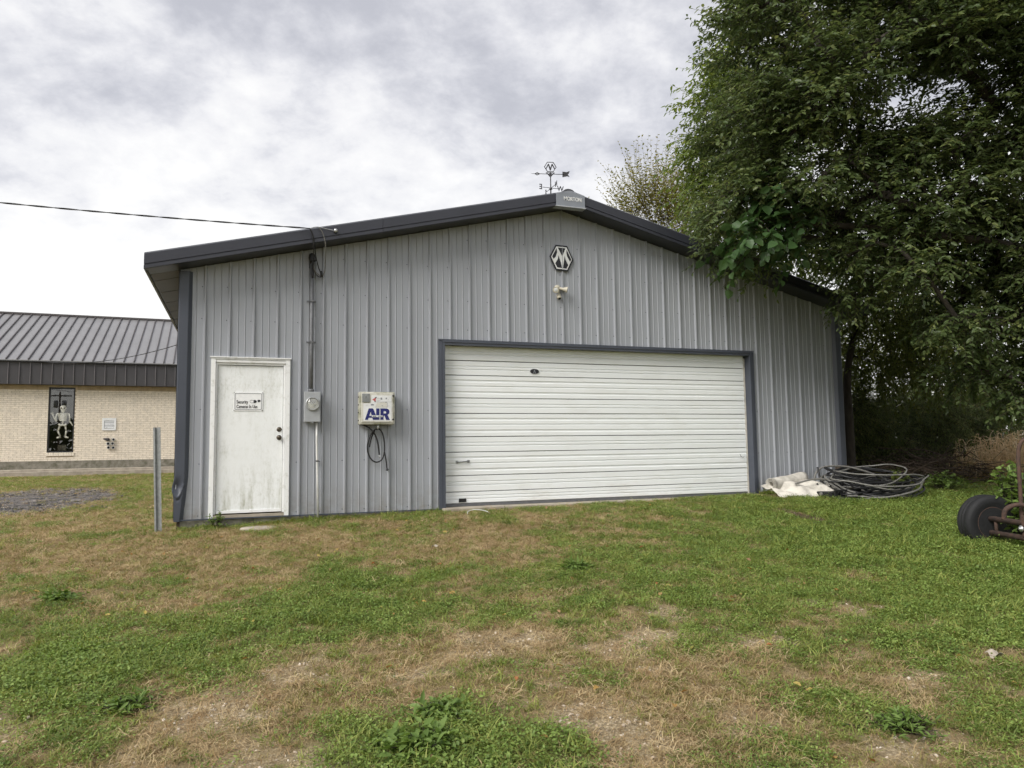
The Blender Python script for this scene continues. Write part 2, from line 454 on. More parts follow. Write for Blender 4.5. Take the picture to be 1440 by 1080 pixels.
def garage_material():
    mt = material('aged_white_garage_panel', (0.74, 0.75, 0.735), 0.42)
    N, L = mt.node_tree.nodes, mt.node_tree.links; b = N['Principled BSDF']
    geo = N.new('ShaderNodeNewGeometry')
    mp = N.new('ShaderNodeMapping'); mp.inputs['Scale'].default_value = (0.5, 1, 1.6); L.new(geo.outputs['Position'], mp.inputs[0])
    t = N.new('ShaderNodeTexNoise'); t.inputs['Scale'].default_value = 3.5; t.inputs['Detail'].default_value = 9; t.inputs['Roughness'].default_value = 0.7
    L.new(mp.outputs[0], t.inputs['Vector'])
    r = N.new('ShaderNodeMapRange'); r.inputs[1].default_value = 0.48; r.inputs[2].default_value = 0.8; L.new(t.outputs['Fac'], r.inputs[0])
    sp = N.new('ShaderNodeSeparateXYZ'); L.new(geo.outputs['Position'], sp.inputs[0])
    low = N.new('ShaderNodeMapRange'); low.inputs[1].default_value = 0.5; low.inputs[2].default_value = 0.05; low.inputs[4].default_value = 0.5; L.new(sp.outputs[2], low.inputs[0])
    a = N.new('ShaderNodeMath'); a.operation = 'ADD'; a.inputs[1].default_value = 0.4; L.new(low.outputs[0], a.inputs[0])
    m2 = N.new('ShaderNodeMath'); m2.operation = 'MULTIPLY'; L.new(r.outputs[0], m2.inputs[0]); L.new(a.outputs[0], m2.inputs[1])
    mx = N.new('ShaderNodeMix'); mx.data_type = 'RGBA'
    mx.inputs[6].default_value = (0.86, 0.885, 0.89, 1); mx.inputs[7].default_value = (0.66, 0.65, 0.60, 1)
    L.new(m2.outputs[0], mx.inputs[0]); L.new(mx.outputs[2], b.inputs['Base Color'])
    return mt
M['garage'] = garage_material()

def glass_material():
    mt = bpy.data.materials.new('dark_window_glass'); mt.use_nodes = True
    N, L = mt.node_tree.nodes, mt.node_tree.links; N.remove(N['Principled BSDF'])
    gl = N.new('ShaderNodeBsdfGlossy'); gl.inputs['Roughness'].default_value = 0.0; gl.inputs['Color'].default_value = (0.9, 0.9, 0.9, 1)
    tr = N.new('ShaderNodeBsdfTransparent'); tr.inputs['Color'].default_value = (0.93, 0.93, 0.91, 1)
    ms = N.new('ShaderNodeMixShader'); ms.inputs[0].default_value = 0.085
    L.new(tr.outputs[0], ms.inputs[1]); L.new(gl.outputs[0], ms.inputs[2]); L.new(ms.outputs[0], N['Material Output'].inputs['Surface'])
    return mt
M['glass'] = glass_material()

# ---------------------------------------------------------------- terrain
def vnoise(x, y, scale, seed):
    """smooth value noise in 0..1"""
    x = np.asarray(x, float) * scale + seed * 17.31; y = np.asarray(y, float) * scale + seed * 9.77
    xi = np.floor(x); yi = np.floor(y); fx = x - xi; fy = y - yi
    fx = fx * fx * (3 - 2 * fx); fy = fy * fy * (3 - 2 * fy)
    def h(a, b):
        s_ = np.sin(a * 127.1 + b * 311.7 + seed * 74.7) * 43758.5453
        return s_ - np.floor(s_)
    return (h(xi, yi) * (1 - fx) + h(xi + 1, yi) * fx) * (1 - fy) + (h(xi, yi + 1) * (1 - fx) + h(xi + 1, yi + 1) * fx) * fy
def fbm(x, y, scale, seed, oct=4):
    a, t, s_ = 0.5, 0.0, 0.0
    for k in range(oct):
        t = t + a * vnoise(x, y, scale * 2 ** k, seed + k); s_ += a; a *= 0.55
    return t / s_

def ground_z(x, y, bumps=True):
    x = np.asarray(x, float); y = np.asarray(y, float)
    zf = np.interp(x, [0, 1.8, 3.5, 6, 9, 11, 14], [-0.13, -0.075, -0.035, -0.005, 0.03, 0.06, 0.08])
    front = zf - 0.6 * np.clip(-y / 10.4, 0, 1.25) ** 1.1
    back_l = -0.13 + 0.18 * np.clip(y / 20, 0, 1)
    wl_ = np.clip((x + 0.6) / 0.6, 0, 1)
    back = back_l * (1 - wl_) + zf * wl_
    z = np.where(y < 0, front, back)
    if bumps:
        damp = np.clip((np.abs(y) + 0.05) / 0.8, 0.15, 1)
        z = z + damp * (0.05 * (fbm(x, y, 0.9, 3) - 0.5) + 0.022 * (fbm(x, y, 5.0, 8) - 0.5))
    return z

def blob(x, y, cx, cy, rx, ry, rot=0.0):
    c, s_ = math.cos(rot), math.sin(rot)
    dx, dy = x - cx, y - cy
    u_ = (dx * c + dy * s_) / rx; v_ = (-dx * s_ + dy * c) / ry
    return np.exp(-(u_ * u_ + v_ * v_))

def masks(x, y):
    """bare gravel, dry thatch, green cover: each 0..1 (what grows where in the yard)"""
    x = np.asarray(x, float); y = np.asarray(y, float)
    f1 = fbm(x, y, 2.1, 21); f2 = fbm(x, y, 5.4, 33); f3 = fbm(x, y, 0.6, 45)
    bare = np.zeros_like(x)
    for b in [(0.75, -6.3, 0.42, 0.35, 0.4, 1.0), (1.1, -5.8, 0.32, 0.35, 0, 0.7), (2.3, -5.85, 0.45, 0.28, 0.3, 0.9), (2.45, -7.05, 0.3, 0.45, 0.2, 1.0),
              (4.0, -6.45, 0.35, 0.2, -0.4, 0.7), (4.2, -7.3, 0.28, 0.2, 0, 0.7), (3.0, -6.6, 0.6, 0.25, -0.5, 0.45), (1.0, -6.9, 0.35, 0.3, 0, 0.8), (3.3, -7.4, 0.4, 0.25, 0, 0.4)]:
        bare = np.maximum(bare, b[5] * blob(x, y, *b[:5]))
    strip = 1.2 * blob(x, y, 7.85, -2.55, 1.15, 0.20, 1.31)
    dry = np.zeros_like(x)
    for b in [(-0.3, -1.7, 2.8, 1.2, 0.0, 1.35), (1.2, -1.7, 1.2, 0.9, 0, 1.1), (-1.6, 2.2, 1.6, 3.0, 0.2, 0.8), (2.6, -2.2, 1.3, 0.7, 0, 0.55), (4.6, -1.7, 1.7, 0.8, 0, 0.95), (3.0, -2.6, 1.8, 0.9, 0, 0.85),
              (3.4, -6.5, 1.1, 0.5, -0.4, 0.75), (2.8, -7.2, 0.9, 0.6, 0, 0.8), (2.3, -5.7, 1.0, 0.6, 0.3, 0.75), (0.9, -6.2, 0.9, 0.7, 0, 0.7), (0.3, -3.3, 1.4, 0.7, 0, 0.55), (-1.5, -3.4, 1.2, 0.8, 0, 0.6), (4.2, -7.4, 0.8, 0.5, 0, .55), (3.2, -3.3, 1.5, 0.7, 0.2, 0.55), (5.2, -2.6, 1.2, 0.6, 0, 0.5)]:
        dry = np.maximum(dry, b[5] * blob(x, y, *b[:5]))
    lush = np.zeros_like(x)
    for b in [(7.9, -4.3, 2.7, 2.5, 0, 1.0), (6.3, -6.6, 1.8, 1.4, 0, 0.8), (-0.1, -5.2, 0.7, 0.8, 0, 0.9), (1.4, -4.7, 0.9, 0.5, 0, 0.75), (1.75, -7.0, 0.5, 0.45, 0, 1.0), (10.5, -2.5, 3, 2.5, 0, 1.0), (4.8, -4.3, 1.4, 0.8, 0, 0.5), (2.0, -3.9, .9, .5, 0, .55), (3.8, -5.3, 1.1, .4, 0, .5)]:
        lush = np.maximum(lush, b[5] * blob(x, y, *b[:5]))
    bare_m = np.clip((1.1 * bare + 2.2 * (f2 - 0.5) + 0.6 * (f1 - 0.5) - 0.48) * 3.0, 0, 1)
    spots = np.clip((fbm(x, y, 2.4, 71) - .60) * 9, 0, 1) * np.clip((-y - 4.6) / 1.2, 0, 1) * np.clip(1 - lush * 1.1, 0, 1)
    bare_m = np.maximum(bare_m, .9 * spots)
    soil = np.clip((strip + 0.8 * (f2 - 0.5) - 0.45) * 4, 0, 1)
    bare_m = np.maximum(bare_m, soil)
    dry_m = np.clip((0.30 + dry - 0.75 * lush + 1.5 * (f1 - 0.5) + 0.8 * (f2 - 0.5) - 0.42) * 2.4, 0, 1)
    green = np.clip((0.36 + 0.80 * lush - 0.85 * dry - 1.0 * bare_m + 4.2 * (f2 - 0.5) - 2.0 * (f1 - 0.5) + 0.5 * (f3 - .5)) * 1.5, 0, 1)
    gravel = np.clip((1.1 * blob(x, y, -3.3, 7.2, 1.8, 4.2, 0.1) + 0.6 * (fbm(x, y, 1.1, 51) - 0.5) - 0.40) * 4, 0, 1) * (x < -0.8)
    green = green * (1 - gravel); dry_m = dry_m * (1 - gravel)
    global LAST_SOIL
    LAST_SOIL = soil
    return bare_m, dry_m, green, gravel, lush

def ground_material():
    mt = bpy.data.materials.new('yard_soil_and_thatch'); mt.use_nodes = True
    N, L = mt.node_tree.nodes, mt.node_tree.links; b = N['Principled BSDF']
    b.inputs['Roughness'].default_value = 0.95; b.inputs['Specular IOR Level'].default_value = 0.15
    geo = N.new('ShaderNodeNewGeometry')
    def noise(scale, detail=6, rough=0.65):
        t = N.new('ShaderNodeTexNoise'); t.inputs['Scale'].default_value = scale; t.inputs['Detail'].default_value = detail; t.inputs['Roughness'].default_value = rough
        L.new(geo.outputs['Position'], t.inputs['Vector']); return t.outputs['Fac']
    def rng(src, lo, hi):
        r = N.new('ShaderNodeMapRange'); r.inputs[1].default_value = lo; r.inputs[2].default_value = hi; L.new(src, r.inputs[0]); return r.outputs[0]
    def mix(f, a, c):
        mx = N.new('ShaderNodeMix'); mx.data_type = 'RGBA'
        if isinstance(f, float): mx.inputs[0].default_value = f
        else: L.new(f, mx.inputs[0])
        for k, v in ((6, a), (7, c)):
            if isinstance(v, tuple): mx.inputs[k].default_value = (*v, 1)
            else: L.new(v, mx.inputs[k])
        return mx.outputs[2]
    def attr(n):
        a = N.new('ShaderNodeAttribute'); a.attribute_name = n; return a.outputs['Fac']
    fine = noise(160, 4); mid = noise(28); grain = noise(420, 2)
    thatch = mix(rng(fine, 0.36, 0.64), (0.14, 0.105, 0.052), (0.44, 0.35, 0.20))
    thatch = mix(rng(mid, 0.40, 0.65), thatch, (0.31, 0.23, 0.12))
    greenc = mix(rng(fine, 0.35, 0.65), (0.075, 0.085, 0.026), (0.20, 0.21, 0.075))
    vor = N.new('ShaderNodeTexVoronoi'); vor.inputs['Scale'].default_value = 62; L.new(geo.outputs['Position'], vor.inputs['Vector'])
    st = mix(rng(vor.outputs['Distance'], 0.0, 0.55), (0.62, 0.52, 0.37), (0.36, 0.285, 0.175))
    hsv = N.new('ShaderNodeHueSaturation'); L.new(st, hsv.inputs['Color'])
    sepc = N.new('ShaderNodeSeparateColor'); L.new(vor.outputs['Color'], sepc.inputs[0])
    vr = N.new('ShaderNodeMapRange'); vr.inputs[3].default_value = 0.65; vr.inputs[4].default_value = 1.35; L.new(sepc.outputs[0], vr.inputs[0]); L.new(vr.outputs[0], hsv.inputs['Value'])
    asph = mix(rng(grain, 0.35, 0.7), (0.10, 0.092, 0.088), (0.27, 0.245, 0.225))
    asph = mix(rng(noise(2.0), 0.5, 0.62), asph, (0.055, 0.055, 0.058))
    c = mix(attr('green'), thatch, greenc)
    c = mix(attr('bare'), c, hsv.outputs[0])
    c = mix(attr('soil'), c, mix(rng(fine, 0.35, 0.65), (0.055, 0.038, 0.026), (0.17, 0.115, 0.075)))
    c = mix(attr('gravel'), c, asph)
    L.new(c, b.inputs['Base Color'])
    ad = N.new('ShaderNodeMath'); ad.operation = 'ADD'; L.new(fine, ad.inputs[0]); L.new(mid, ad.inputs[1])
    bp = N.new('ShaderNodeBump'); bp.inputs['Strength'].default_value = 0.9; bp.inputs['Distance'].default_value = 0.02
    L.new(ad.outputs[0], bp.inputs['Height']); L.new(bp.outputs[0], b.inputs['Normal'])
    return mt
M['ground'] = ground_material()

def make_ground():
    def axis(lo, hi, step, far):
        core = np.arange(lo, hi + 1e-6, step)
        g_ = step * 1.35 ** np.arange(1, 40)
        out = np.cumsum(g_); out = out[out < far]
        return np.concatenate([(lo - out)[::-1], core, hi + out])
    xs = axis(-4.0, 14.0, 0.09, 900); ys = axis(-9.5, 1.5, 0.09, 900)
    X, Y = np.meshgrid(xs, ys)
    Z = ground_z(X, Y)
    inside = (X > 0.15) & (X < 10.85) & (Y > 0.3) & (Y < 12.2)      # under the slab
    Z = np.where(inside, -0.3, Z)
    nx, ny = len(xs), len(ys)
    V_ = np.stack([X.ravel(), Y.ravel(), Z.ravel()], 1)
    idx = np.arange(nx * ny).reshape(ny, nx)
    q = np.stack([idx[:-1, :-1].ravel(), idx[:-1, 1:].ravel(), idx[1:, 1:].ravel(), idx[1:, :-1].ravel()], 1)
    ba, dr, gr, gv, lu = masks(X.ravel(), Y.ravel())
    far = np.clip((np.hypot(X.ravel() - 2, Y.ravel() + 3) - 25) / 20, 0, 1)
    gr = gr * (1 - far) + 0.7 * far
    me = mesh_np('ground', V_, q, {'soil': ('POINT', LAST_SOIL), 'bare': ('POINT', ba), 'green': ('POINT', gr), 'gravel': ('POINT', gv)}, M['ground'], True)
    return tag(link(bpy.data.objects.new('ground', me)), kind='structure', label='patchy lawn of grass, dry thatch and gravel', cat='ground')
make_ground()

# ---------------------------------------------------------------- the metal shed
FT = 0.3048
W_SHED = 36 * FT; RX = W_SHED / 2; DEPTH = 12.2; SL = 0.245
def wall_top(x): return 4.60 - SL * abs(x - RX)
def roof_z(x): return 4.795 - SL * abs(x - RX)          # top of the roof edge
EAVE = 0.40; OV = 0.35
GX0, GX1, GZ1 = 3.56, 8.97, 2.42                        # garage opening
EX0, EX1, EZ1 = 0.415, 1.370, 2.085                     # entry door opening

shed = thing('metal_shed', 'low gabled shed clad in grey ribbed steel with dark slate trim', 'shed', (RX, 0, 0))

def rib_samples(k0, k1):
    """(x, bulge) of one stretch of siding, from rib k0 to rib k1"""
    out = []
    for k in range(k0, k1):
        x = k * FT
        for dx, h in ((0.0, 0.028), (0.009, 0.028), (0.022, 0.0), (0.098, 0.0), (0.107, 0.0075), (0.116, 0.0), (0.188, 0.0), (0.197, 0.0075), (0.206, 0.0), (FT - 0.022, 0.0), (FT - 0.009, 0.028)):
            out.append((x + dx, h))
    out.append((k1 * FT, 0.028))
    return out

def insert(samples, xc):
    xs = [s_[0] for s_ in samples]
    if not (xs[0] + 1e-4 < xc < xs[-1] - 1e-4): return samples
    h = float(np.interp(xc, xs, [s_[1] for s_ in samples]))
    return sorted(samples + [(xc, h)])

def siding_panel(k0, k1):
    smp = rib_samples(k0, k1)
    for xc in (GX0, GX1, EX0, EX1, RX): smp = insert(smp, xc)
    mb = MB()
    for (xa, ha), (xb, hb) in zip(smp, smp[1:]):
        if xb - xa < 1e-6: continue
        xm = (xa + xb) / 2
        z0 = 0.0
        if GX0 < xm < GX1: z0 = GZ1
        elif EX0 < xm < EX1: z0 = EZ1
        ya, yb = -ha, -hb
        mb.add([(xa, ya, z0), (xb, yb, z0), (xb, yb, wall_top(xb)), (xa, ya, wall_top(xa)),
                (xa, 0.012, z0), (xb, 0.012, z0), (xb, 0.012, wall_top(xb)), (xa, 0.012, wall_top(xa))],
               [(0, 1, 2, 3), (5, 4, 7, 6), (0, 4, 5, 1)])
    return mb.build('siding_panel', M['siding'], shed, recalc=False)
for k in range(0, 36, 3): siding_panel(k, k + 3)

# side and back walls
def wall_sheet(name, p0, p1, ztop):
    mb = MB(); d = Vector((p1[0] - p0[0], p1[1] - p0[1], 0)); ln = d.length; d.normalize(); nrm = Vector((d.y, -d.x, 0))
    n = int(round(ln / FT)); pts = []
    for k in range(n):
        for dx, h in ((0, .021), (.009, .021), (.026, 0), (FT - .026, 0), (FT - .009, .021)):
            pts.append((min(ln, k * FT + dx), h))
    pts.append((ln, 0.021))
    for (a, ha), (b, hb) in zip(pts, pts[1:]):
        A = Vector((p0[0], p0[1], 0)) + d * a + nrm * ha; B = Vector((p0[0], p0[1], 0)) + d * b + nrm * hb
        za, zb = ztop(A.x), ztop(B.x)
        mb.add([A, B, B + Vector((0, 0, zb)), A + Vector((0, 0, za))], [(0, 1, 2, 3)])
    return mb.build(name, M['siding'], shed, recalc=False)
wall_sheet('side_wall', (0, DEPTH), (0, 0.0), lambda x: wall_top(0))
wall_sheet('side_wall', (W_SHED, 0.0), (W_SHED, DEPTH), lambda x: wall_top(W_SHED))
wall_sheet('back_wall', (W_SHED, DEPTH), (0, DEPTH), wall_top)

# screws in rows down the ribs
mb = MB()
for k in range(1, 36):
    for z in (0.05, 0.72, 1.42, 2.62, 3.05, 3.55, 4.0):
        x = k * FT - 0.034
        if z > wall_top(x) - 0.15: continue
        if GX0 - 0.12 < x < GX1 + 0.12 and z < GZ1 + 0.1: continue
        if EX0 - 0.08 < x < EX1 + 0.08 and z < EZ1 + 0.1: continue
        x += random.uniform(-0.004, 0.004); z += random.uniform(-0.012, 0.012)
        mb.lathe([(0.0075, 0), (0.0075, 0.005), (0.003, 0.007)], Matrix.Translation((x, 0.001, z)) @ Matrix.Rotation(PI / 2, 4, 'X'), n=6, smooth=False)
tag(mb.build('siding_screws', M['screw'], shed), kind='stuff')

# base trim angle and footing
MB().box(0.0, GX0 - 0.07, -0.040, -0.030, -0.012, 0.006).build('base_trim', M['trim'], shed)
MB().box(GX1 + 0.07, W_SHED, -0.040, -0.030, -0.012, 0.006).build('base_trim', M['trim'], shed)
mb = MB()
segs = 40
for i in range(segs):
    a, b = i / segs * GX0, (i + 1) / segs * GX0
    oa, ob = [-0.012 + 0.008 * math.sin(t * 9.1) + 0.006 * math.sin(t * 23) for t in (a, b)]
    mb.add([(a + .06, oa, -0.35), (b + .06, ob, -0.35), (b + .06, ob, -0.013), (a + .06, oa, -0.013), (a + .06, 0.3, -0.013), (b + .06, 0.3, -0.013)], [(0, 1, 2, 3), (3, 2, 5, 4)])
mb.add([(0.06, -0.012, -0.35), (0.06, -0.012, -0.013), (0.06, 0.3, -0.013), (0.06, 0.3, -0.35)], [(0, 1, 2, 3)])
mb.build('footing', M['concrete'], shed, recalc=False)
MB().box(GX1 + 0.06, W_SHED - 0.04, -0.01, 0.3, -0.35, -0.013).build('footing', M['concrete'], shed)
MB().box(0.02, 0.075, 0.0, 0.12, -0.4, -0.014).build('corner_post_foot', M['pole_wood'], shed)
MB().rbox(GX0 - 0.05, GX1 + 0.08, -0.16, 0.5, -0.30, 0.012, 0.015).build('door_apron', M['concrete_light'], shed)

# corner trims; the left one is dented near its foot
def corner_trim(x_out, sgn, dent):
    prof = [(-0.012, 0.20, -1), (-0.012, -0.020, -1)] + [(-0.012 + 0.120 * k / 9, -0.050, k / 9) for k in range(10)] + [(0.146, -0.004, 2), (0.150, 0.004, 2)]
    nz = 130; mb = MB(); rows = []
    ztop = wall_top(x_out) - 0.02
    for i in range(nz + 1):
        z = -0.018 + (ztop + 0.018) * (i / nz) ** 1.5; row = []
        for j, (a, y, q) in enumerate(prof):
            x, yy = a, y
            if dent:
                low = max(0.0, 1 - z / 0.55)
                x -= 0.050 * low * (q if 0 <= q <= 1 else (1 if q == 2 else 0))
                side = 1 if q < 0 else max(0.0, 1 - q * 1.4) if q <= 1 else 0
                x -= 0.028 * math.exp(-((z - 0.40) / 0.10) ** 2) * side
                if 0 <= q <= 1:
                    yy += 0.034 * math.exp(-((z - 0.43) / 0.075) ** 2) * math.exp(-((q - 0.45) / 0.33) ** 2)
                    arcz = 0.285 + 0.11 * (2 * (q - 0.42)) ** 2
                    yy -= 0.017 * math.exp(-((z - arcz) / 0.020) ** 2)
                    yy += 0.010 * math.exp(-((z - arcz + 0.03) / 0.018) ** 2)
            row.append(len(mb.v)); mb.v.append((x_out + sgn * x, yy, z))
        rows.append(row)
    for r0, r1 in zip(rows, rows[1:]):
        for j in range(len(prof) - 1):
            mb.f.append((r0[j], r0[j + 1], r1[j + 1], r1[j]))
            if 2 <= j < 11: mb.smooth.add(len(mb.f) - 1)
    o = mb.build('corner_trim', M['trim'], shed, recalc=False)
    if sgn < 0:
        o.data.flip_normals()
    return o
ct = corner_trim(0.0, 1, True)
tag(ct, label='slate corner trim dented near its foot')
corner_trim(W_SHED, -1, False)

# rake fascia: stepped profile run up each slope in the plane y = -OV
def rake(x_low, x_high, name='rake_fascia'):
    prof = [(-OV, 0.0), (-OV, -0.128), (-OV + 0.012, -0.132), (-OV + 0.012, -0.146), (-OV - 0.012, -0.150), (-OV - 0.012, -0.188), (-OV + 0.02, -0.194), (-OV + 0.12, -0.194), (-OV + 0.12, 0.0)]
    mb = MB(); n = len(prof)
    for x in (x_low, x_high):
        for y, dz in prof: mb.v.append((x, y, roof_z(x) + dz))
    for k in range(n):
        k2 = (k + 1) % n; mb.f.append((k, k2, n + k2, n + k))
    mb.f.append(tuple(range(n))); mb.f.append(tuple(reversed(range(n, 2 * n))))
    return mb.build(name, M['fascia'], shed)
rake(-EAVE, 2.595); rake(2.599, RX); rake(W_SHED + EAVE, 8.35); rake(8.346, RX)
# soffits under rake and eaves
def soffit_strip(xa, xb, y0, y1, name='rake_soffit', mat='fascia', dz=-0.186):
    mb = MB(); mb.add([(xa, y0, roof_z(xa) + dz), (xb, y0, roof_z(xb) + dz), (xb, y1, roof_z(xb) + dz), (xa, y1, roof_z(xa) + dz),
                       (xa, y0, roof_z(xa) + dz + .02), (xb, y0, roof_z(xb) + dz + .02), (xb, y1, roof_z(xb) + dz + .02), (xa, y1, roof_z(xa) + dz + .02)],
                      [(0, 1, 2, 3), (7, 6, 5, 4), (0, 4, 5, 1), (1, 5, 6, 2), (2, 6, 7, 3), (3, 7, 4, 0)])
    return mb.build(name, M[mat], shed)
soffit_strip(-EAVE + 0.03, RX, -OV + 0.13, 0.03); soffit_strip(RX + .002, W_SHED + EAVE - 0.03, -OV + 0.13, 0.03)
y = 0.04; k = 0
while y < DEPTH:
    y1 = min(y + 0.395, DEPTH + OV)
    soffit_strip(-EAVE + 0.035, -0.035, y, y1, 'eave_soffit_panel', 'soffit', dz=-0.186 - (0.004 if k % 2 else 0))
    soffit_strip(W_SHED + 0.035, W_SHED + EAVE - 0.035, y, y1, 'eave_soffit_panel', 'soffit', dz=-0.186 - (0.004 if k % 2 else 0))
    y += 0.40; k += 1
for sx in (-EAVE, W_SHED + EAVE - 0.03):
    MB().box(sx, sx + 0.03, -OV + 0.125, DEPTH + OV, roof_z(-EAVE) - 0.194, roof_z(-EAVE) - 0.01).build('eave_fascia', M['fascia'], shed)
# roof slopes with standing ribs
for s0, s1 in ((-EAVE, RX), (W_SHED + EAVE, RX)):
    mb = MB(); yy = -OV + 0.005
    while yy < DEPTH + OV:
        yb = min(yy + FT, DEPTH + OV)
        for a, b, h0, h1 in ((yy, yy + .02, 0.002, .024), (yy + .02, yy + .04, .024, .024), (yy + .04, yy + .06, .024, .002), (yy + .06, yb, .002, .002)):
            mb.add([(s0, a, roof_z(s0) + h0), (s0, b, roof_z(s0) + h1), (s1, b, roof_z(s1) + h1), (s1, a, roof_z(s1) + h0)], [(0, 1, 2, 3)])
        yy += FT
    mb.add([(s0, -OV + .13, roof_z(s0) - .03), (s1, -OV + .13, roof_z(s1) - .03), (s1, DEPTH + OV, roof_z(s1) - .03), (s0, DEPTH + OV, roof_z(s0) - .03)], [(0, 1, 2, 3)])
    mb.build('roof_slope', M['roof_steel'], shed)
# ridge vent cap: low half-round running back along the ridge
mb = MB()
arc = [(RX + 0.11 * math.cos(t), 4.775 + 0.075 * math.sin(t)) for t in np.linspace(0, PI, 13)]
mb.prism(arc, lambda a, b, s_: (a, -OV + 0.03 if s_ == 0 else DEPTH + OV, b))
mb.build('ridge_vent', M['roof_steel'], shed)
# grey peak plate with the maker's lettering
px0, px1 = RX - 0.242, RX + 0.242
pl = [(px0, roof_z(px0) - 0.188), (px1, roof_z(px1) - 0.188), (px1, roof_z(px1) + 0.008), (RX + 0.03, roof_z(RX) + 0.006), (RX - 0.03, roof_z(RX) + 0.006), (px0, roof_z(px0) + 0.008)]
pk = MB().prism(pl, lambda a, b, s_: (a, -OV - 0.022 if s_ == 0 else -OV - 0.013, b)).build('peak_plate', M['peak_grey'], shed)
MB().prism([(px0 - .012, 4.537), (px1 + .012, 4.537), (px1 + .012, 4.549), (px0 - .012, 4.549)], lambda a, b, s_: (a, -OV - 0.036 if s_ == 0 else -OV + 0.10, b)).build('peak_lip', M['aluminium'], pk)
text_mesh('lettering', 'MORTON', 0.082, M['white_paint'], lambda a, b, w: (RX + 0.035 + a * 0.86, -OV - 0.0265 + w, 4.668 + b), pk, 0.004, 0.002, spacing=0.95)

# entry door
door = MB()
door.rbox(EX0 + 0.065, EX1 - 0.065, 0.018, 0.06, 0.075, EZ1 - 0.075, 0.004)
door = door.build('entry_door', M['door'], shed)
fr = MB()
fr.box(EX0 - 0.022, EX0 + 0.035, -0.034, 0.05, -0.012, EZ1 + 0.0)
fr.box(EX1 - 0.035, EX1 + 0.022, -0.034, 0.05, -0.012, EZ1 + 0.0)
fr.box(EX0 - 0.022, EX1 + 0.022, -0.034, 0.05, EZ1 + 0.002, EZ1 + 0.02)
fr.box(EX0 + 0.037, EX1 - 0.037, -0.026, 0.05, EZ1 - 0.038, EZ1 - 0.002)
fr.box(EX0 - 0.034, EX1 + 0.034, -0.046, 0.0, EZ1 + 0.022, EZ1 + 0.036)
fr.box(EX0 + 0.037, EX0 + 0.062, -0.008, 0.05, 0.05, EZ1 - 0.04)
fr.box(EX1 - 0.062, EX1 - 0.037, -0.008, 0.05, 0.05, EZ1 - 0.04)
fr.box(EX0 + 0.062, EX1 - 0.062, -0.006, 0.05, EZ1 - 0.068, EZ1 - 0.04)
fr.build('door_frame', M['white_trim'], door)
MB().box(EX0 + 0.037, EX1 - 0.037, -0.03, 0.06, -0.012, 0.04).build('threshold', M['concrete_light'], door)
MB().rbox(EX0 + 0.067, EX1 - 0.067, 0.006, 0.017, 0.058, 0.095, 0.003).build('door_sweep', M['white_trim'], door)
for zc_, nm in ((1.155, 'deadbolt'), (1.045, 'door_knob')):
    mt_ = Matrix.Translation((1.262, 0.018, zc_)) @ Matrix.Rotation(PI / 2, 4, 'X')
    pr_ = [(0.033, 0), (0.033, 0.008), (0.018, 0.012), (0.016, 0.018)] if nm == 'deadbolt' else [(0.034, 0), (0.034, 0.006), (0.014, 0.012), (0.014, 0.03), (0.027, 0.04), (0.029, 0.052), (0.022, 0.062), (0.0, 0.064)]
    MB().lathe(pr_, mt_, 20).build(nm, M['brass'], door)

# garage door: opening trim, jambs, ribbed panels
GY = 0.10
gd = MB().box(GX0 - 0.02, GX1 + 0.03, GY + 0.045, GY + 0.06, 0.0, GZ1).build('garage_door', M['dark_gap'], shed)
t_ = MB()
t_.box(GX0 - 0.085, GX0 - 0.038, -0.040, 0.012, -0.01, GZ1 + 0.028)
t_.box(GX0 - 0.036, GX0 + 0.004, -0.052, GY + 0.05, -0.03, GZ1 + 0.0)
t_.build('jamb_trim', M['trim'], gd)
t_ = MB()
t_.box(GX1 - 0.004, GX1 + 0.036, -0.052, GY + 0.05, -0.01, GZ1 + 0.0)
t_.box(GX1 + 0.038, GX1 + 0.085, -0.040, 0.012, -0.01, GZ1 + 0.028)
t_.build('jamb_trim', M['trim'], gd)
t_ = MB()
t_.box(GX0 - 0.088, GX1 + 0.088, -0.050, 0.012, GZ1 + 0.032, GZ1 + 0.048)
t_.box(GX0 - 0.036, GX1 + 0.036, -0.058, GY + 0.05, GZ1 + 0.002, GZ1 + 0.030)
t_.box(GX0 + 0.006, GX1 - 0.006, -0.046, GY + 0.02, GZ1 - 0.034, GZ1 + 0.0)
t_.build('head_trim', M['trim'], gd)
MB().box(GX1 - 0.034, GX1 - 0.006, GY - 0.006, GY + 0.04, 0.03, GZ1 - 0.07).build('weather_strip', M['canvas'], gd)
seams = [0.055, 0.225, 0.463, 0.808, 1.036, 1.382, 1.612, 1.953, 2.175, GZ1 - 0.015]
wide = [None, 0, 1, 0, 1, 0, 1, 0, None]
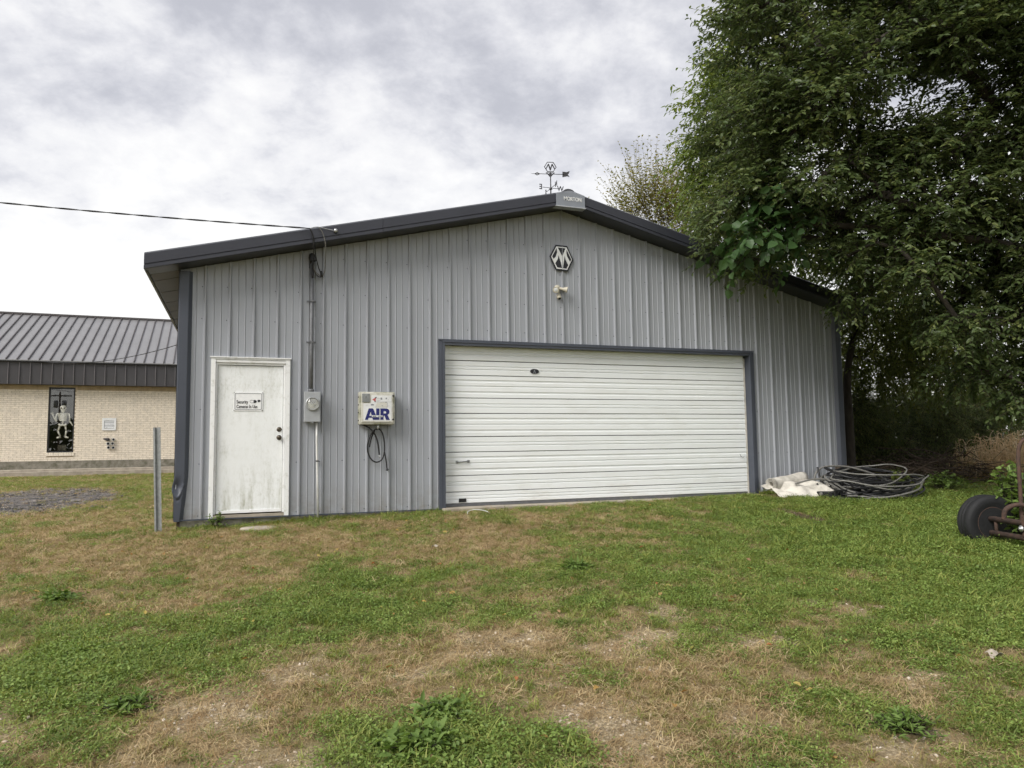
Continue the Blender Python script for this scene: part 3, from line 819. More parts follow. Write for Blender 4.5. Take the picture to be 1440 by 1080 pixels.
for i, (za, zb) in enumerate(zip(seams, seams[1:])):
    h = zb - za - 0.008; z0 = za + 0.004
    if h > 0.3: marks = [(0.20, 0.28), (0.50, 0.54), (0.72, 0.80)]
    elif h > 0.2: marks = [(0.38, 0.42), (0.60, 0.64)]
    else: marks = [(0.34, 0.39), (0.62, 0.67)]
    prof = [(GY + 0.012, z0), (GY, z0 + 0.006)]
    for a, b in marks:
        prof += [(GY, z0 + h * a - 0.006), (GY + 0.010, z0 + h * a), (GY + 0.010, z0 + h * b), (GY, z0 + h * b + 0.006)]
    prof += [(GY, z0 + h - 0.004), (GY + 0.012, z0 + h)]
    mb = MB(); xs_ = np.linspace(GX0 + 0.006, GX1 - 0.036, 12); n = len(prof)
    tilt = random.uniform(-0.002, 0.002)
    for x in xs_:
        wob = 0.0025 * math.sin(x * 2.3 + i * 1.7) + random.uniform(-0.0008, 0.0008)
        for (yy, zz) in prof: mb.v.append((x, yy + wob + tilt, zz))
    for a in range(len(xs_) - 1):
        for b in range(n - 1): mb.f.append((a * n + b, (a + 1) * n + b, (a + 1) * n + b + 1, a * n + b + 1))
    mb.build('door_panel', M['garage'], gd, recalc=False)
# chipped seam ends, pull handle, bottom lift, cord hook
hd = MB(); hd.tube([(3.775, GY - 0.004, 0.665), (3.785, GY - 0.03, 0.665), (3.94, GY - 0.03, 0.672), (3.95, GY - 0.004, 0.672)], 0.009, 8)
hd.rbox(3.755, 3.795, GY - 0.012, GY - 0.002, 0.645, 0.685, .003); hd.rbox(3.93, 3.97, GY - 0.012, GY - 0.002, 0.652, 0.692, .003)
hd.build('pull_handle', M['galv'], gd)
lf = MB(); lf.box(3.80, 3.91, GY - 0.012, GY - 0.003, 0.075, 0.085); lf.box(3.80, 3.807, GY - 0.018, GY - 0.003, 0.075, 0.13); lf.box(3.903, 3.91, GY - 0.018, GY - 0.003, 0.075, 0.13); lf.box(3.807, 3.903, GY - 0.006, GY - 0.002, 0.085, 0.13)
lf.build('lift_pocket', M['dark_gap'], gd)
MB().tube([(8.80, GY - .006, .70), (8.805, GY - .02, .66), (8.84, GY - .03, .645), (8.87, GY - .02, .66)], 0.006, 6).build('cord_hook', M['galv'], gd)
# bottom rubber seal
MB().box(GX0 + 0.006, GX1 - 0.036, GY + 0.002, GY + 0.04, 0.014, 0.056).build('bottom_seal', M['conduit'], gd)

# ---------------------------------------------------------------- things fixed to the shed
# security sign on the entry door
SGX, SGZ = 0.862, 1.53
sg = thing('security_sign', 'small white rectangular sign lettered in black on the white entry door', 'sign', (SGX, 0.016, SGZ))
MB().rbox(SGX - 0.185, SGX + 0.185, 0.010, 0.016, SGZ - 0.125, SGZ + 0.125, 0.002).build('sign_board', M['sign_white'], sg)
def rrect(x0, x1, z0, z1, r, n=4):
    out = []
    for cx, cz, a0 in ((x1 - r, z1 - r, 0), (x0 + r, z1 - r, PI / 2), (x0 + r, z0 + r, PI), (x1 - r, z0 + r, 1.5 * PI)):
        for k in range(n + 1):
            a = a0 + k / n * PI / 2; out.append((cx + r * math.cos(a), cz + r * math.sin(a)))
    return out
sfn = lambda a, b, w: (SGX + a, 0.0072 + w, SGZ + b)
outline_mesh('border', [rrect(-.170, .170, -.110, .110, .014), rrect(-.164, .164, -.104, .104, .010)], M['grey_print'], sfn, sg, 0.002)
text_mesh('lettering', 'Security', 0.062, M['print_black'], lambda a, b, w: (SGX - 0.148 + a * 0.72, 0.0072 + w, SGZ - 0.008 + b), sg, 0.002, 0.0008, align='LEFT')
text_mesh('lettering', 'Cameras In Use', 0.062, M['print_black'], lambda a, b, w: (SGX - 0.148 + a * 0.66, 0.0072 + w, SGZ - 0.070 + b), sg, 0.002, 0.0008, align='LEFT')
ic = [(.075 + .032 * math.cos(t), .0 + .021 * math.sin(t)) for t in np.linspace(PI / 2, -PI / 2, 9)] + [(.066, -.021), (.072, 0.0), (.066, .021)]
outline_mesh('camera_icon', [ic], M['print_black'], sfn, sg, 0.002)
outline_mesh('camera_icon', [[(.115, .022), (.148, .022), (.156, .012), (.152, -.002), (.130, -.010), (.122, -.008)]], M['print_black'], sfn, sg, 0.002)
ov = lambda rx, rz: [(.044 + rx * math.cos(t), rz * math.sin(t)) for t in np.linspace(0, 2 * PI, 20, endpoint=False)]
outline_mesh('camera_icon', [ov(.026, .021), ov(.022, .017)], M['grey_print'], sfn, sg, 0.002)
for a, b in ((-.178, .118), (.178, .118), (-.178, -.118), (.178, -.118)):
    MB().lathe([(.006, 0), (.005, .004), (0, .005)], Matrix.Translation((SGX + a, 0.0105, SGZ + b)) @ Matrix.Rotation(PI / 2, 4, 'X'), 8).build('screw', M['screw'], sg)

# hexagonal emblem under the gable peak
EMX, EMZ, S_ = 5.467, 3.826, 0.205 / 183
em = thing('emblem_sign', 'black and white hexagonal emblem sign high under the gable peak', 'sign', (EMX, -0.03, EMZ))
def E_(pts, k=1.0): return [((x - 313) * S_ * k, (303 - z) * S_ * k) for x, z in pts]
efn = lambda off: (lambda a, b, w: (EMX + a, -0.036 - off + w, EMZ + b))
hexo = [(130, 292), (225, 118), (403, 122), (496, 316), (408, 488), (222, 482)]
outline_mesh('plate', [E_(hexo)], M['print_black'], efn(0), em, 0.005)
outline_mesh('white_field', [E_(hexo, 0.87)], M['white_paint'], efn(0.002), em, 0.003)
hexi = [(238, 150), (388, 154)]
for pts in ([(238, 165), (168, 288), (190, 322), (222, 290), (244, 225)], [(266, 268), (255, 320), (214, 385), (244, 440), (316, 446), (300, 370)],
            [(360, 268), (345, 360), (332, 446), (384, 452), (412, 398), (375, 330)], [(256, 156), (374, 160), (322, 278)], [(392, 178), (462, 316), (441, 346), (398, 275), (388, 225)]):
    outline_mesh('black_facet', [E_(pts)], M['print_black'], efn(0.004), em, 0.003)
# the seam of the rib shows through the middle of the emblem
MB().box(EMX + 0.008, EMX + 0.016, -0.0415, -0.0405, EMZ - 0.19, EMZ + 0.19).build('centre_crease', M['siding'], em)

# twin floodlight with motion sensor
FX, FZ = 5.385, 3.30
fl = thing('floodlight', 'cream twin floodlight with motion sensor mounted above the garage door', 'floodlight', (FX, -0.02, FZ))
MB().lathe([(0.052, 0.0), (0.052, 0.018), (0.040, 0.034), (0.0, 0.038)], Matrix.Translation((FX + 0.01, -0.005, FZ + 0.045)) @ Matrix.Rotation(PI / 2, 4, 'X'), 18).build('mount', M['lamp_cream'], fl)
def lamp(dirv, base):
    q = Vector(dirv).to_track_quat('Z', 'Y').to_matrix().to_4x4(); mt_ = Matrix.Translation(base) @ q
    o = MB().lathe([(0.0, -0.01), (0.020, 0.0), (0.024, 0.055), (0.030, 0.065), (0.047, 0.115), (0.050, 0.122), (0.044, 0.118)], mt_, 18).build('lamp_head', M['lamp_cream'], fl)
    MB().lathe([(0.045, 0.113), (0.030, 0.120), (0.0, 0.122)], mt_, 18).build('lamp_lens', M['lamp_glass'], o)
lamp((-0.55, -0.75, -0.45), (FX - 0.005, -0.05, FZ + 0.04)); lamp((0.9, -0.42, -0.22), (FX + 0.035, -0.05, FZ + 0.035))
MB().tube([(FX + 0.015, -0.05, FZ + 0.02), (FX + 0.015, -0.055, FZ - 0.06)], 0.011, 8).build('stem', M['lamp_cream'], fl)
sn = MB().lathe([(0.0, 0.0), (0.030, 0.0), (0.036, 0.012), (0.036, 0.062), (0.028, 0.078), (0.0, 0.08)], Matrix.Translation((FX + 0.012, -0.045, FZ - 0.066)) @ Matrix.Rotation(PI * 0.83, 4, 'X'), 16).build('motion_sensor', M['lamp_cream'], fl)
MB().lathe([(0.031, 0.063), (0.024, 0.080), (0.0, 0.082)], Matrix.Translation((FX + 0.012, -0.045, FZ - 0.066)) @ Matrix.Rotation(PI * 0.83, 4, 'X'), 16).build('sensor_lens', M['dark_gap'], sn)

# electric meter, conduit mast, pvc drop
mx0, mx1, mz0, mz1 = 1.575, 1.790, 1.250, 1.662
mc = ((mx0 + mx1) / 2, 1.497)
mtr = thing('electric_meter', 'grey electric meter box with round glass meter on siding beside the entry door', 'electric meter', (mc[0], -0.02, mz0))
MB().rbox(mx0, mx1, -0.125, -0.018, mz0, mz1, 0.008).build('meter_box', M['meter_grey'], mtr)
rot = Matrix.Translation((mc[0], -0.125, mc[1])) @ Matrix.Rotation(PI / 2, 4, 'X')
MB().lathe([(0.092, 0), (0.092, 0.022), (0.080, 0.028), (0.080, 0.012), (0.078, 0.006)], rot, 28).build('meter_ring', M['aluminium'], mtr)
md = MB().lathe([(0.078, 0.004), (0.070, 0.012), (0.0, 0.012)], rot, 28).build('meter_dial', M['white_paint'], mtr)
dfn = lambda a, b, w: (mc[0] + a, -0.1395 + w, mc[1] + b)
for cx in (-0.036, -0.012, 0.012, 0.036):
    outline_mesh('dial_ring', [[(cx + .011 * math.cos(t), .018 + .011 * math.sin(t)) for t in np.linspace(0, 2 * PI, 12, endpoint=False)], [(cx + .008 * math.cos(t), .018 + .008 * math.sin(t)) for t in np.linspace(0, 2 * PI, 12, endpoint=False)]], M['print_black'], dfn, md, 0.002)
outline_mesh('dial_band', [[(-.05, .036), (.05, .036), (.045, .044), (-.045, .044)]], M['grey_print'], dfn, md, 0.002)
outline_mesh('dial_band', [[(.012, -.045), (.045, -.02), (.05, -.005), (.02, -.03)]], M['grey_print'], dfn, md, 0.002)
outline_mesh('dial_band', [[(-.03, -.004), (.03, -.004), (.03, -.001), (-.03, -.001)]], M['grey_print'], dfn, md, 0.002)
MB().lathe([(0.078, 0.02), (0.074, 0.05), (0.06, 0.066), (0.0, 0.074)], rot, 28).build('glass_dome', M['glass'], mtr)
MB().rbox(mc[0] - 0.012, mc[0] + 0.012, -0.13, -0.10, mz0 - 0.018, mz0 - 0.001, 0.003).build('latch', M['galv'], mtr)

ms_ = thing('conduit_mast', 'weathered grey conduit rising from the electric meter to a black weatherhead', 'conduit', (1.663, -0.05, mz1))
MB().tube([(1.667, -0.07, mz1 + 0.002), (1.666, -0.065, 2.2), (1.663, -0.06, 3.46)], 0.027, 12).build('pipe', M['conduit'], ms_)
MB().lathe([(0.04, 0), (0.04, 0.03), (0.03, 0.04)], Matrix.Translation((1.667, -0.07, mz1 + 0.001)), 12).build('hub_collar', M['conduit'], ms_)
for z in (2.35, 2.92):
    s2 = MB(); s2.box(1.63, 1.70, -0.095, -0.088, z - .012, z + .012); s2.box(1.60, 1.637, -0.03, -0.022, z - .012, z + .012); s2.box(1.695, 1.73, -0.03, -0.022, z - .012, z + .012); s2.box(1.695, 1.70, -0.09, -0.03, z - .012, z + .012); s2.box(1.63, 1.635, -0.09, -0.03, z - .012, z + .012)
    s2.build('strap', M['conduit'], ms_)
wh = MB(); wh.lathe([(0.032, -0.12), (0.036, -0.02), (0.047, 0.03), (0.040, 0.072), (0.018, 0.092), (0.0, 0.094)], Matrix.Translation((1.663, -0.065, 3.50)) @ Matrix.Rotation(0.35, 4, 'X'), 14)
wh.rbox(1.635, 1.715, -0.145, -0.06, 3.475, 3.53, 0.01)
wh.build('weatherhead', M['black'], ms_)
pv = thing('pvc_drop_pipe', 'thin white pvc pipe from the meter box down to the ground', 'pipe', (1.775, -0.06, -0.08))
MB().tube([(1.745, -0.07, mz0 - 0.002), (1.748, -0.065, 1.0), (1.762, -0.058, 0.5), (1.775, -0.055, -0.10)], 0.0145, 10).build('pipe', M['pvc'], pv)
MB().rbox(1.738, 1.778, -0.078, -0.022, 0.712, 0.730, 0.003).build('strap', M['screw'], pv)

def smooth_path(pts, n=10):
    pts = [Vector(p) for p in pts]; out = []
    P_ = [pts[0] * 2 - pts[1]] + pts + [pts[-1] * 2 - pts[-2]]
    for i in range(1, len(P_) - 2):
        p0, p1, p2, p3 = P_[i - 1:i + 3]
        for k in range(n):
            t = k / n
            out.append(0.5 * ((2 * p1) + (-p0 + p2) * t + (2 * p0 - 5 * p1 + 4 * p2 - p3) * t * t + (-p0 + 3 * p1 - 3 * p2 + p3) * t ** 3))
    out.append(pts[-1]); return out

# service drop: twisted cable from the pole, clamp on the rake, drip loops
DE = Vector((1.60, -0.42, 3.84)); PO = Vector((-22.0, 3.2, 6.9))
sv = thing('service_cable', 'twisted black overhead cable crossing the sky to the left rake of the shed', 'cable', tuple(DE))
def sag_line(a, b, sag, n=60): return [a.lerp(b, i / n) - Vector((0, 0, sag * 4 * (i / n) * (1 - i / n))) for i in range(n + 1)]
core = sag_line(DE, PO, 0.62, 150)
for ph in (0, PI):
    tw = []
    for i, p in enumerate(core):
        for k in range(2 if i < 60 else 1):
            q_ = p if k == 0 else p.lerp(core[i + 1], 0.5)
            L_ = (q_ - DE).length; a = ph + L_ * 2 * PI / 0.62
            tw.append(q_ + Vector((0, math.cos(a), math.sin(a))) * 0.006)
    MB().tube(tw, 0.006, 5).build('strand', M['cable_black'], sv)
MB().tube(smooth_path([(1.60, -.42, 3.84), (1.70, -.40, 3.875), (1.82, -.385, 3.862), (1.93, -.375, 3.852)]), 0.005, 6).build('messenger_tail', M['aluminium'], sv)
MB().lathe([(0.0, -0.03), (0.022, -0.03), (0.027, -0.01), (0.020, 0.0), (0.027, 0.012), (0.022, 0.03), (0, 0.03)], Matrix.Translation((1.945, -0.385, 3.848)) @ Matrix.Rotation(0.6, 4, 'Y') @ Matrix.Rotation(PI / 2, 4, 'X'), 14).build('wedge_clamp', M['aluminium'], sv)
MB().tube(smooth_path([(1.60, -.42, 3.84), (1.635, -.40, 3.76), (1.655, -.385, 3.62), (1.66, -.30, 3.48), (1.672, -.14, 3.42), (1.674, -.11, 3.30), (1.668, -.10, 3.27), (1.660, -.11, 3.31), (1.664, -.13, 3.44), (1.668, -.12, 3.50)]), 0.007, 6).build('drip_loop', M['cable_black'], sv)
MB().tube(smooth_path([(1.605, -.42, 3.835), (1.648, -.40, 3.74), (1.672, -.36, 3.60), (1.70, -.24, 3.50), (1.745, -.14, 3.38), (1.785, -.10, 3.30), (1.80, -.09, 3.27), (1.755, -.085, 3.265), (1.705, -.09, 3.31), (1.682, -.10, 3.40), (1.675, -.12, 3.50)]), 0.007, 6).build('drip_loop', M['cable_black'], sv)
MB().tube(smooth_path([(1.72, -.40, 3.872), (1.772, -.385, 3.80), (1.812, -.36, 3.66), (1.826, -.25, 3.50), (1.832, -.12, 3.36), (1.818, -.085, 3.30), (1.80, -.085, 3.275), (1.74, -.085, 3.30), (1.69, -.1, 3.36), (1.672, -.115, 3.49)]), 0.0065, 6).build('bare_neutral', M['cable_grey'], sv)
for c in ((1.787, -0.10, 3.30), (1.668, -0.115, 3.275)):
    MB().lathe([(0.0, -0.045), (0.014, -0.04), (0.016, 0.03), (0.008, 0.045), (0, 0.046)], Matrix.Translation(c), 10).build('splice_cover', M['black'], sv)

# coin air dispenser
A0, A1, Z0, Z1, AY = 2.306, 2.800, 1.214, 1.668, -0.165
ad = thing('air_dispenser', 'mossy cream coin operated air box lettered AIR in navy blue', 'air dispenser', ((A0 + A1) / 2, -0.02, Z0))
bx_ = MB(); bx_.rbox(A0, A1, AY, -0.022, Z0, Z1, 0.014)
case = bx_.build('case', M['airbox'], ad)
for i in range(11):
    z = Z0 + 0.05 + i * 0.036
    MB().rbox(A0 - 0.004, A0 + 0.004, -0.13, -0.07, z, z + 0.017, 0.002).build('side_louvre', M['dark_gap'] if i % 3 == 0 else M['airbox'], case)
rim = MB(); rim.rbox(A0 + .028, A1 - .028, AY - .010, AY + .004, Z0 + .028, Z1 - .012, .006); face = rim.build('front_panel', M['airface'], ad)
afn = lambda off: (lambda a, b, w: (a, AY - 0.0125 - off + w, b))
dec = outline_mesh('white_decal', [[(2.362, 1.262), (2.752, 1.262), (2.752, 1.618), (2.472, 1.618), (2.472, 1.530), (2.455, 1.508), (2.362, 1.508)]], M['white_paint'], afn(0), ad, 0.003)
MB().rbox(2.342, 2.448, AY - 0.020, AY - 0.009, 1.520, 1.640, 0.004).build('coin_plate', M['galv'], ad)
MB().box(2.392, 2.398, AY - 0.0222, AY - 0.0195, 1.575, 1.605).build('coin_slot', M['dark_gap'], ad)
# letters A I R, cut as heavy shapes
lx = lambda x: 2.382 + (x - 285) / (815 - 285) * (2.728 - 2.382); lz = lambda z: 1.276 + (785 - z) / (785 - 528) * (1.436 - 1.276)
LT = lambda pts: [(lx(x), lz(z)) for x, z in pts]
outline_mesh('letter', [LT([(285, 782), (365, 528), (455, 528), (530, 705), (530, 782), (455, 782), (440, 738), (362, 738), (348, 782)]), LT([(408, 600), (375, 695), (428, 695)])], M['navy'], afn(0.002), dec, 0.003)
outline_mesh('letter', [LT([(522, 528), (592, 528), (592, 782), (522, 782)])], M['navy'], afn(0.0026), dec, 0.003)
outline_mesh('letter', [LT([(612, 528), (740, 528), (785, 545), (808, 590), (800, 640), (765, 672), (815, 785), (735, 785), (700, 690), (680, 690), (680, 782), (612, 782)]), LT([(680, 590), (725, 590), (740, 610), (725, 640), (680, 640)])], M['navy'], afn(0.002), dec, 0.003)
outline_mesh('plate_strip', [LT([(432, 680), (660, 684), (660, 722), (432, 722)])], M['white_paint'], afn(0.0055), dec, 0.003)
for a, b in ((450, 482), (488, 522), (555, 595), (600, 650)):
    outline_mesh('tiny_print', [LT([(a, 694), (b, 694), (b, 710), (a, 710)])], M['print_black'] if a < 500 else M['grey_print'], afn(0.0075), dec, 0.002)
outline_mesh('arrow_mark', [LT([(440, 328), (485, 300), (520, 300), (505, 340), (520, 372), (490, 368)])], M['red_print'], afn(0.002), dec, 0.003)
outline_mesh('arrow_mark', [LT([(490, 300), (515, 265), (535, 285), (515, 302)])], M['print_black'], afn(0.002), dec, 0.003)
outline_mesh('arrow_mark', [LT([(485, 372), (512, 358), (505, 392), (490, 385)])], M['print_black'], afn(0.002), dec, 0.003)
for a, b, c, d in ((615, 285, 650, 330), (725, 285, 755, 320), (410, 430, 470, 462), (640, 455, 660, 470), (715, 380, 750, 394)):
    outline_mesh('small_print', [LT([(a, d), (c, d), (c, b), (a, b)])], M['grey_print'], afn(0.002), dec, 0.003)
outline_mesh('fade_patch', [LT([(540, 400), (750, 385), (755, 505), (500, 510)])], M['airface'], afn(0.0012), dec, 0.003)
for a, b, c, d in ((530, 378, 850, 382), (760, 395, 764, 505), (535, 300, 610, 303), (535, 345, 610, 348), (765, 330, 800, 333), (780, 470, 810, 473), (300, 452, 345, 455)):
    outline_mesh('rule_line', [LT([(a, d), (c, d), (c, b), (a, b)])], M['grey_print'], afn(0.003), dec, 0.002)
for z in (1.615, 1.285):
    MB().lathe([(.014, 0), (.012, .012), (0, .013)], Matrix.Translation((2.775, AY - .008, z)) @ Matrix.Rotation(PI / 2, 4, 'X'), 10).build('cover_bolt', M['iron'], ad)
MB().tube([(2.572, -0.12, Z0 + 0.005), (2.572, -0.12, Z0 - 0.045), (2.566, -0.118, Z0 - 0.065)], [0.018, 0.018, 0.008], 10).build('hose_fitting', M['aluminium'], ad)
hs = thing('air_hose', 'black rubber air hose looped under the air box', 'hose', (2.57, -0.1, Z0 - 0.06))
MB().tube(smooth_path([(2.568, -.118, 1.15), (2.52, -.10, 1.135), (2.470, -.09, 1.05), (2.435, -.08, 0.93), (2.445, -.075, 0.82), (2.49, -.07, 0.73), (2.562, -.07, 0.69), (2.635, -.07, 0.725), (2.672, -.075, 0.83), (2.668, -.08, 0.98), (2.640, -.09, 1.09), (2.600, -.10, 1.145), (2.572, -.118, 1.155)]), 0.010, 8).build('hose_loop', M['black'], hs)
MB().tube(smooth_path([(2.348, -.09, 1.222), (2.44, -.085, 1.178), (2.525, -.08, 1.096), (2.577, -.075, .966), (2.602, -.07, .79)]), 0.011, 8).build('hose_end', M['black'], hs)
MB().tube([(2.602, -.07, .79), (2.603, -.07, .75)], 0.009, 8).build('hose_tip', M['aluminium'], hs)
MB().tube(smooth_path([(2.671, -.08, .846), (2.685, -.085, .76), (2.700, -.07, .68), (2.712, -.06, .60)]), 0.009, 8).build('hose_tail', M['black'], hs)
ck = MB(); ck.tube([(2.712, -.06, .60), (2.716, -.06, .565)], 0.012, 8); ck.tube([(2.695, -.06, .575), (2.735, -.06, .59)], 0.007, 6); ck.build('air_chuck', M['iron'], hs)
MB().tube(smooth_path([(2.535, -.09, 1.14), (2.49, -.08, 1.03), (2.462, -.07, .90)]), 0.0095, 8).build('hose_end', M['black'], hs)

# small oval sticker on the garage door
st = thing('oval_sticker', 'small dark oval badge near the top of the garage door', 'sticker', (5.03, GY - 0.006, 2.035))
def oval(rx, rz, cx=0, cz=0): return [(cx + rx * math.cos(t), cz + rz * math.sin(t)) for t in np.linspace(0, 2 * PI, 28, endpoint=False)]
stf = lambda off: (lambda a, b, w: (5.03 + a, GY - 0.009 - off + w, 2.035 + b))
outline_mesh('rim', [oval(.080, .046)], M['white_paint'], stf(0), st, 0.004)
outline_mesh('oval', [oval(.074, .040)], M['print_black'], stf(.0012), st, 0.003)
outline_mesh('mark', [[(-.022, -.030), (-.008, .022), (.004, .022), (.020, -.030), (.010, -.030), (-.002, .008), (-.012, -.030)]], M['grey_print'], stf(.0022), st, 0.003)

# weathervane on the ridge
VX, VY, VZ = 5.222, -0.22, 4.69
wv = thing('weathervane', 'black iron weathervane with hexagon emblem and compass letters on the ridge', 'weathervane', (VX, VY, VZ))
MB().tube([(VX, VY, VZ - 0.02), (VX, VY, VZ + 0.43)], [0.012, 0.008], 8).build('spindle', M['iron'], wv)
MB().ico((VX, VY, VZ + 0.165), 0.022, 2).build('hub', M['iron'], wv)
arms = MB()
arms.tube([(VX - .135, VY, VZ + .178), (VX + .13, VY, VZ + .178)], 0.0045, 6); arms.tube([(VX + .0, VY - .17, VZ + .172), (VX, VY + .17, VZ + .172)], 0.0045, 6)
for a in (PI / 4, 3 * PI / 4): arms.tube([(VX - .03 * math.cos(a), VY - .03 * math.sin(a), VZ + .15), (VX + .03 * math.cos(a), VY + .03 * math.sin(a), VZ + .15)], 0.003, 5)
arms.build('compass_arms', M['iron'], wv)
def letter(ch, c, axis):
    if axis == 'x': fn = lambda a, b, w: (c[0] - a * 0.9, c[1] + w, c[2] + b)
    else: fn = lambda a, b, w: (c[0] + w, c[1] + a * 0.9, c[2] + b)
    text_mesh('compass_letter', ch, 0.115, M['iron'], fn, wv, 0.005, 0.002)
letter('E', (VX - .165, VY, VZ + .18), 'x'); letter('W', (VX + .165, VY, VZ + .18), 'x'); letter('N', (VX, VY - .20, VZ + .172), 'y'); letter('S', (VX, VY + .20, VZ + .172), 'y')
va = math.radians(-14); ca, sa = math.cos(va), math.sin(va)
vfn = lambda a, b, w: (VX + a * ca, VY + a * sa + w, VZ + 0.40 + b)
ar = MB(); ar.tube([vfn(-.245, 0, 0), vfn(.21, 0, 0)], 0.005, 6); ar.build('arrow_shaft', M['iron'], wv)
outline_mesh('arrow_head', [[(-.245, 0.004), (-.21, .026), (-.165, .004), (-.165, -.004), (-.21, -.026), (-.245, -.004), (-.305, 0)], [(-.235, 0), (-.21, .015), (-.185, 0), (-.21, -.015)]], M['iron'], vfn, wv, 0.006)
outline_mesh('arrow_tail', [[(.19, .045), (.255, .038), (.305, .058), (.292, .020), (.275, 0.0), (.300, -.035), (.262, -.028), (.19, -.045)]], M['iron'], vfn, wv, 0.006)
hxr = [(.098 * math.cos(t), .115 + .092 * math.sin(t)) for t in np.linspace(0, 2 * PI, 6, endpoint=False)]
hxi = [(.086 * math.cos(t), .115 + .080 * math.sin(t)) for t in np.linspace(0, 2 * PI, 6, endpoint=False)]
outline_mesh('hexagon_ring', [hxr, hxi], M['iron'], vfn, wv, 0.006)
outline_mesh('hexagon_mark', [[(-.075, .085), (-.035, .165), (-.022, .165), (0, .10), (.022, .165), (.035, .165), (.075, .085), (.062, .080), (.030, .138), (.008, .058), (-.008, .058), (-.030, .138), (-.062, .080)]], M['iron'], vfn, wv, 0.006)
outline_mesh('scroll_bracket', [[(-.075, .026), (.075, .026), (.03, -.02), (.01, -.045), (-.01, -.045), (-.03, -.02)], [(-.052, .016), (-.016, .016), (-.016, -.012)], [(.052, .016), (.016, .016), (.016, -.012)]], M['iron'], vfn, wv, 0.006)

# flue on the right-hand slope
fv = thing('roof_flue', 'short bright metal flue pipe on the right roof slope among leaves', 'flue', (9.78, 0.35, roof_z(9.78)))
MB().tube([(9.78, .35, roof_z(9.78) - .05), (9.78, .35, roof_z(9.78) + .38)], 0.075, 16).build('pipe', M['aluminium'], fv)
MB().lathe([(.12, 0), (.12, .06), (.09, .10), (0, .13)], Matrix.Translation((9.78, .35, roof_z(9.78) + .385)), 16).build('cap', M['iron'], fv)

# galvanised u-channel post by the left corner
pb = Vector((-0.178, -0.075, float(ground_z(-0.178, -0.075)) - 0.05)); ptop = Vector((-0.228, -0.075, 1.185))
sp_ = thing('sign_post', 'bare galvanised u-channel post leaning by the left corner of the shed', 'post', tuple(pb))
dv = (ptop - pb); Ln = dv.length; dv.normalize()
sxv = Vector((0.95, -0.3, 0)); sxv = (sxv - dv * sxv.dot(dv)).normalized(); syv = dv.cross(sxv)
hat = [(-.045, .0), (-.028, .0), (-.018, -.026), (.018, -.026), (.028, .0), (.045, .0), (.045, .004), (.025, .004), (.015, -.022), (-.015, -.022), (-.025, .004), (-.045, .004)]
ch = MB(); n = len(hat)
for e_ in (0.0, Ln):
    for a, b in hat: ch.v.append(tuple(pb + dv * e_ + sxv * a + syv * (-b)))
for k in range(n): ch.f.append((k, (k + 1) % n, n + (k + 1) % n, n + k))
ch.f.append(tuple(range(n))); ch.f.append(tuple(range(n, 2 * n)))
ch.build('channel', M['galv'], sp_)
hl = MB()
for i in range(48):
    c = pb + dv * (0.06 + i * 0.0254 * 1.02)
    fs_ = 1 if syv.y > 0 else -1
    q0 = c + syv * (0.0262)
    hl.lathe([(0.0, 0), (0.0065, 0.0), (0.0065, 0.0012), (0.0, 0.0012)], Matrix.Translation(q0) @ syv.to_track_quat('Z', 'Y').to_matrix().to_4x4(), 8)
tag(hl.build('punched_holes', M['dark_gap'], sp_), kind='stuff')

# flat round stepping stone by the entry door
gz = float(ground_z(1.02, -0.42))
so = MB()
prof = [(0.0, -0.05), (0.23, -0.05), (0.24, 0.005), (0.225, 0.022), (0.1, 0.026), (0.0, 0.024)]
so.lathe(prof, Matrix.Translation((1.02, -0.42, gz)) @ Matrix.Diagonal((1.0, 0.8, 1, 1)), 28)
tag(so.build('stepping_stone', M['concrete_light']), 'flat round concrete disc in the grass before the entry door', 'stepping stone')

# ---------------------------------------------------------------- the brick building at the left
BO = (-4.5615, 20.3402, 0.0); BR_ = math.radians(2.0)
bb = thing('brick_building', 'cream brick building with mauve standing seam roof and dark fascia', 'building', BO, BR_)
WX0, WX1, WZ0, WZ1 = -1.193, -0.356, 0.853, 3.215        # window
XL, XR = -9.0, 7.0
core = MB()
core.box(XL, WX0, 0.006, 0.25, 0.5, 3.32); core.box(WX1, XR, 0.006, 0.25, 0.5, 3.32)
core.box(WX0 + .001, WX1 - .001, 0.006, 0.25, 0.5, WZ0 - .13); core.box(WX0 + .001, WX1 - .001, 0.006, 0.25, WZ1, 3.32)
core.box(XL, XL + .25, 0.26, 9.8, 0.0, 3.3); core.box(XR - .25, XR, 0.26, 9.8, 0.0, 3.3); core.box(XL, XR, 9.8, 10.0, 0.0, 3.3)
core.build('wall', M['mortar'], bb)
brk = MB(); CH = 0.0677; BL = 0.236
z = 0.548; row = 0
while z < 3.10:
    x = -5.4 + (BL / 2 if row % 2 else 0)
    while x < 3.9:
        x0, x1 = x + 0.005, x + BL - 0.006
        parts = [(x0, x1)]
        if z + CH > WZ0 - 0.13 and True:
            np_ = []
            for a, b in parts:
                if b <= WX0 or a >= WX1: np_.append((a, b))
                else:
                    if a < WX0 - 0.03: np_.append((a, WX0))
                    if b > WX1 + 0.03: np_.append((WX1, b))
            parts = np_
        for a, b in parts:
            pr_ = random.uniform(-0.003, 0.002)
            brk.add([(a, pr_, z + .005), (b, pr_, z + .005), (b, pr_, z + CH - .006), (a, pr_, z + CH - .006), (a, .008, z + .005), (b, .008, z + .005), (b, .008, z + CH - .006), (a, .008, z + CH - .006)],
                    [(0, 1, 2, 3), (3, 2, 6, 7), (1, 0, 4, 5), (1, 5, 6, 2), (0, 3, 7, 4)])
        x += BL
    z += CH; row += 1
tag(brk.build('bricks', M['brick'], bb, recalc=False), kind='stuff')
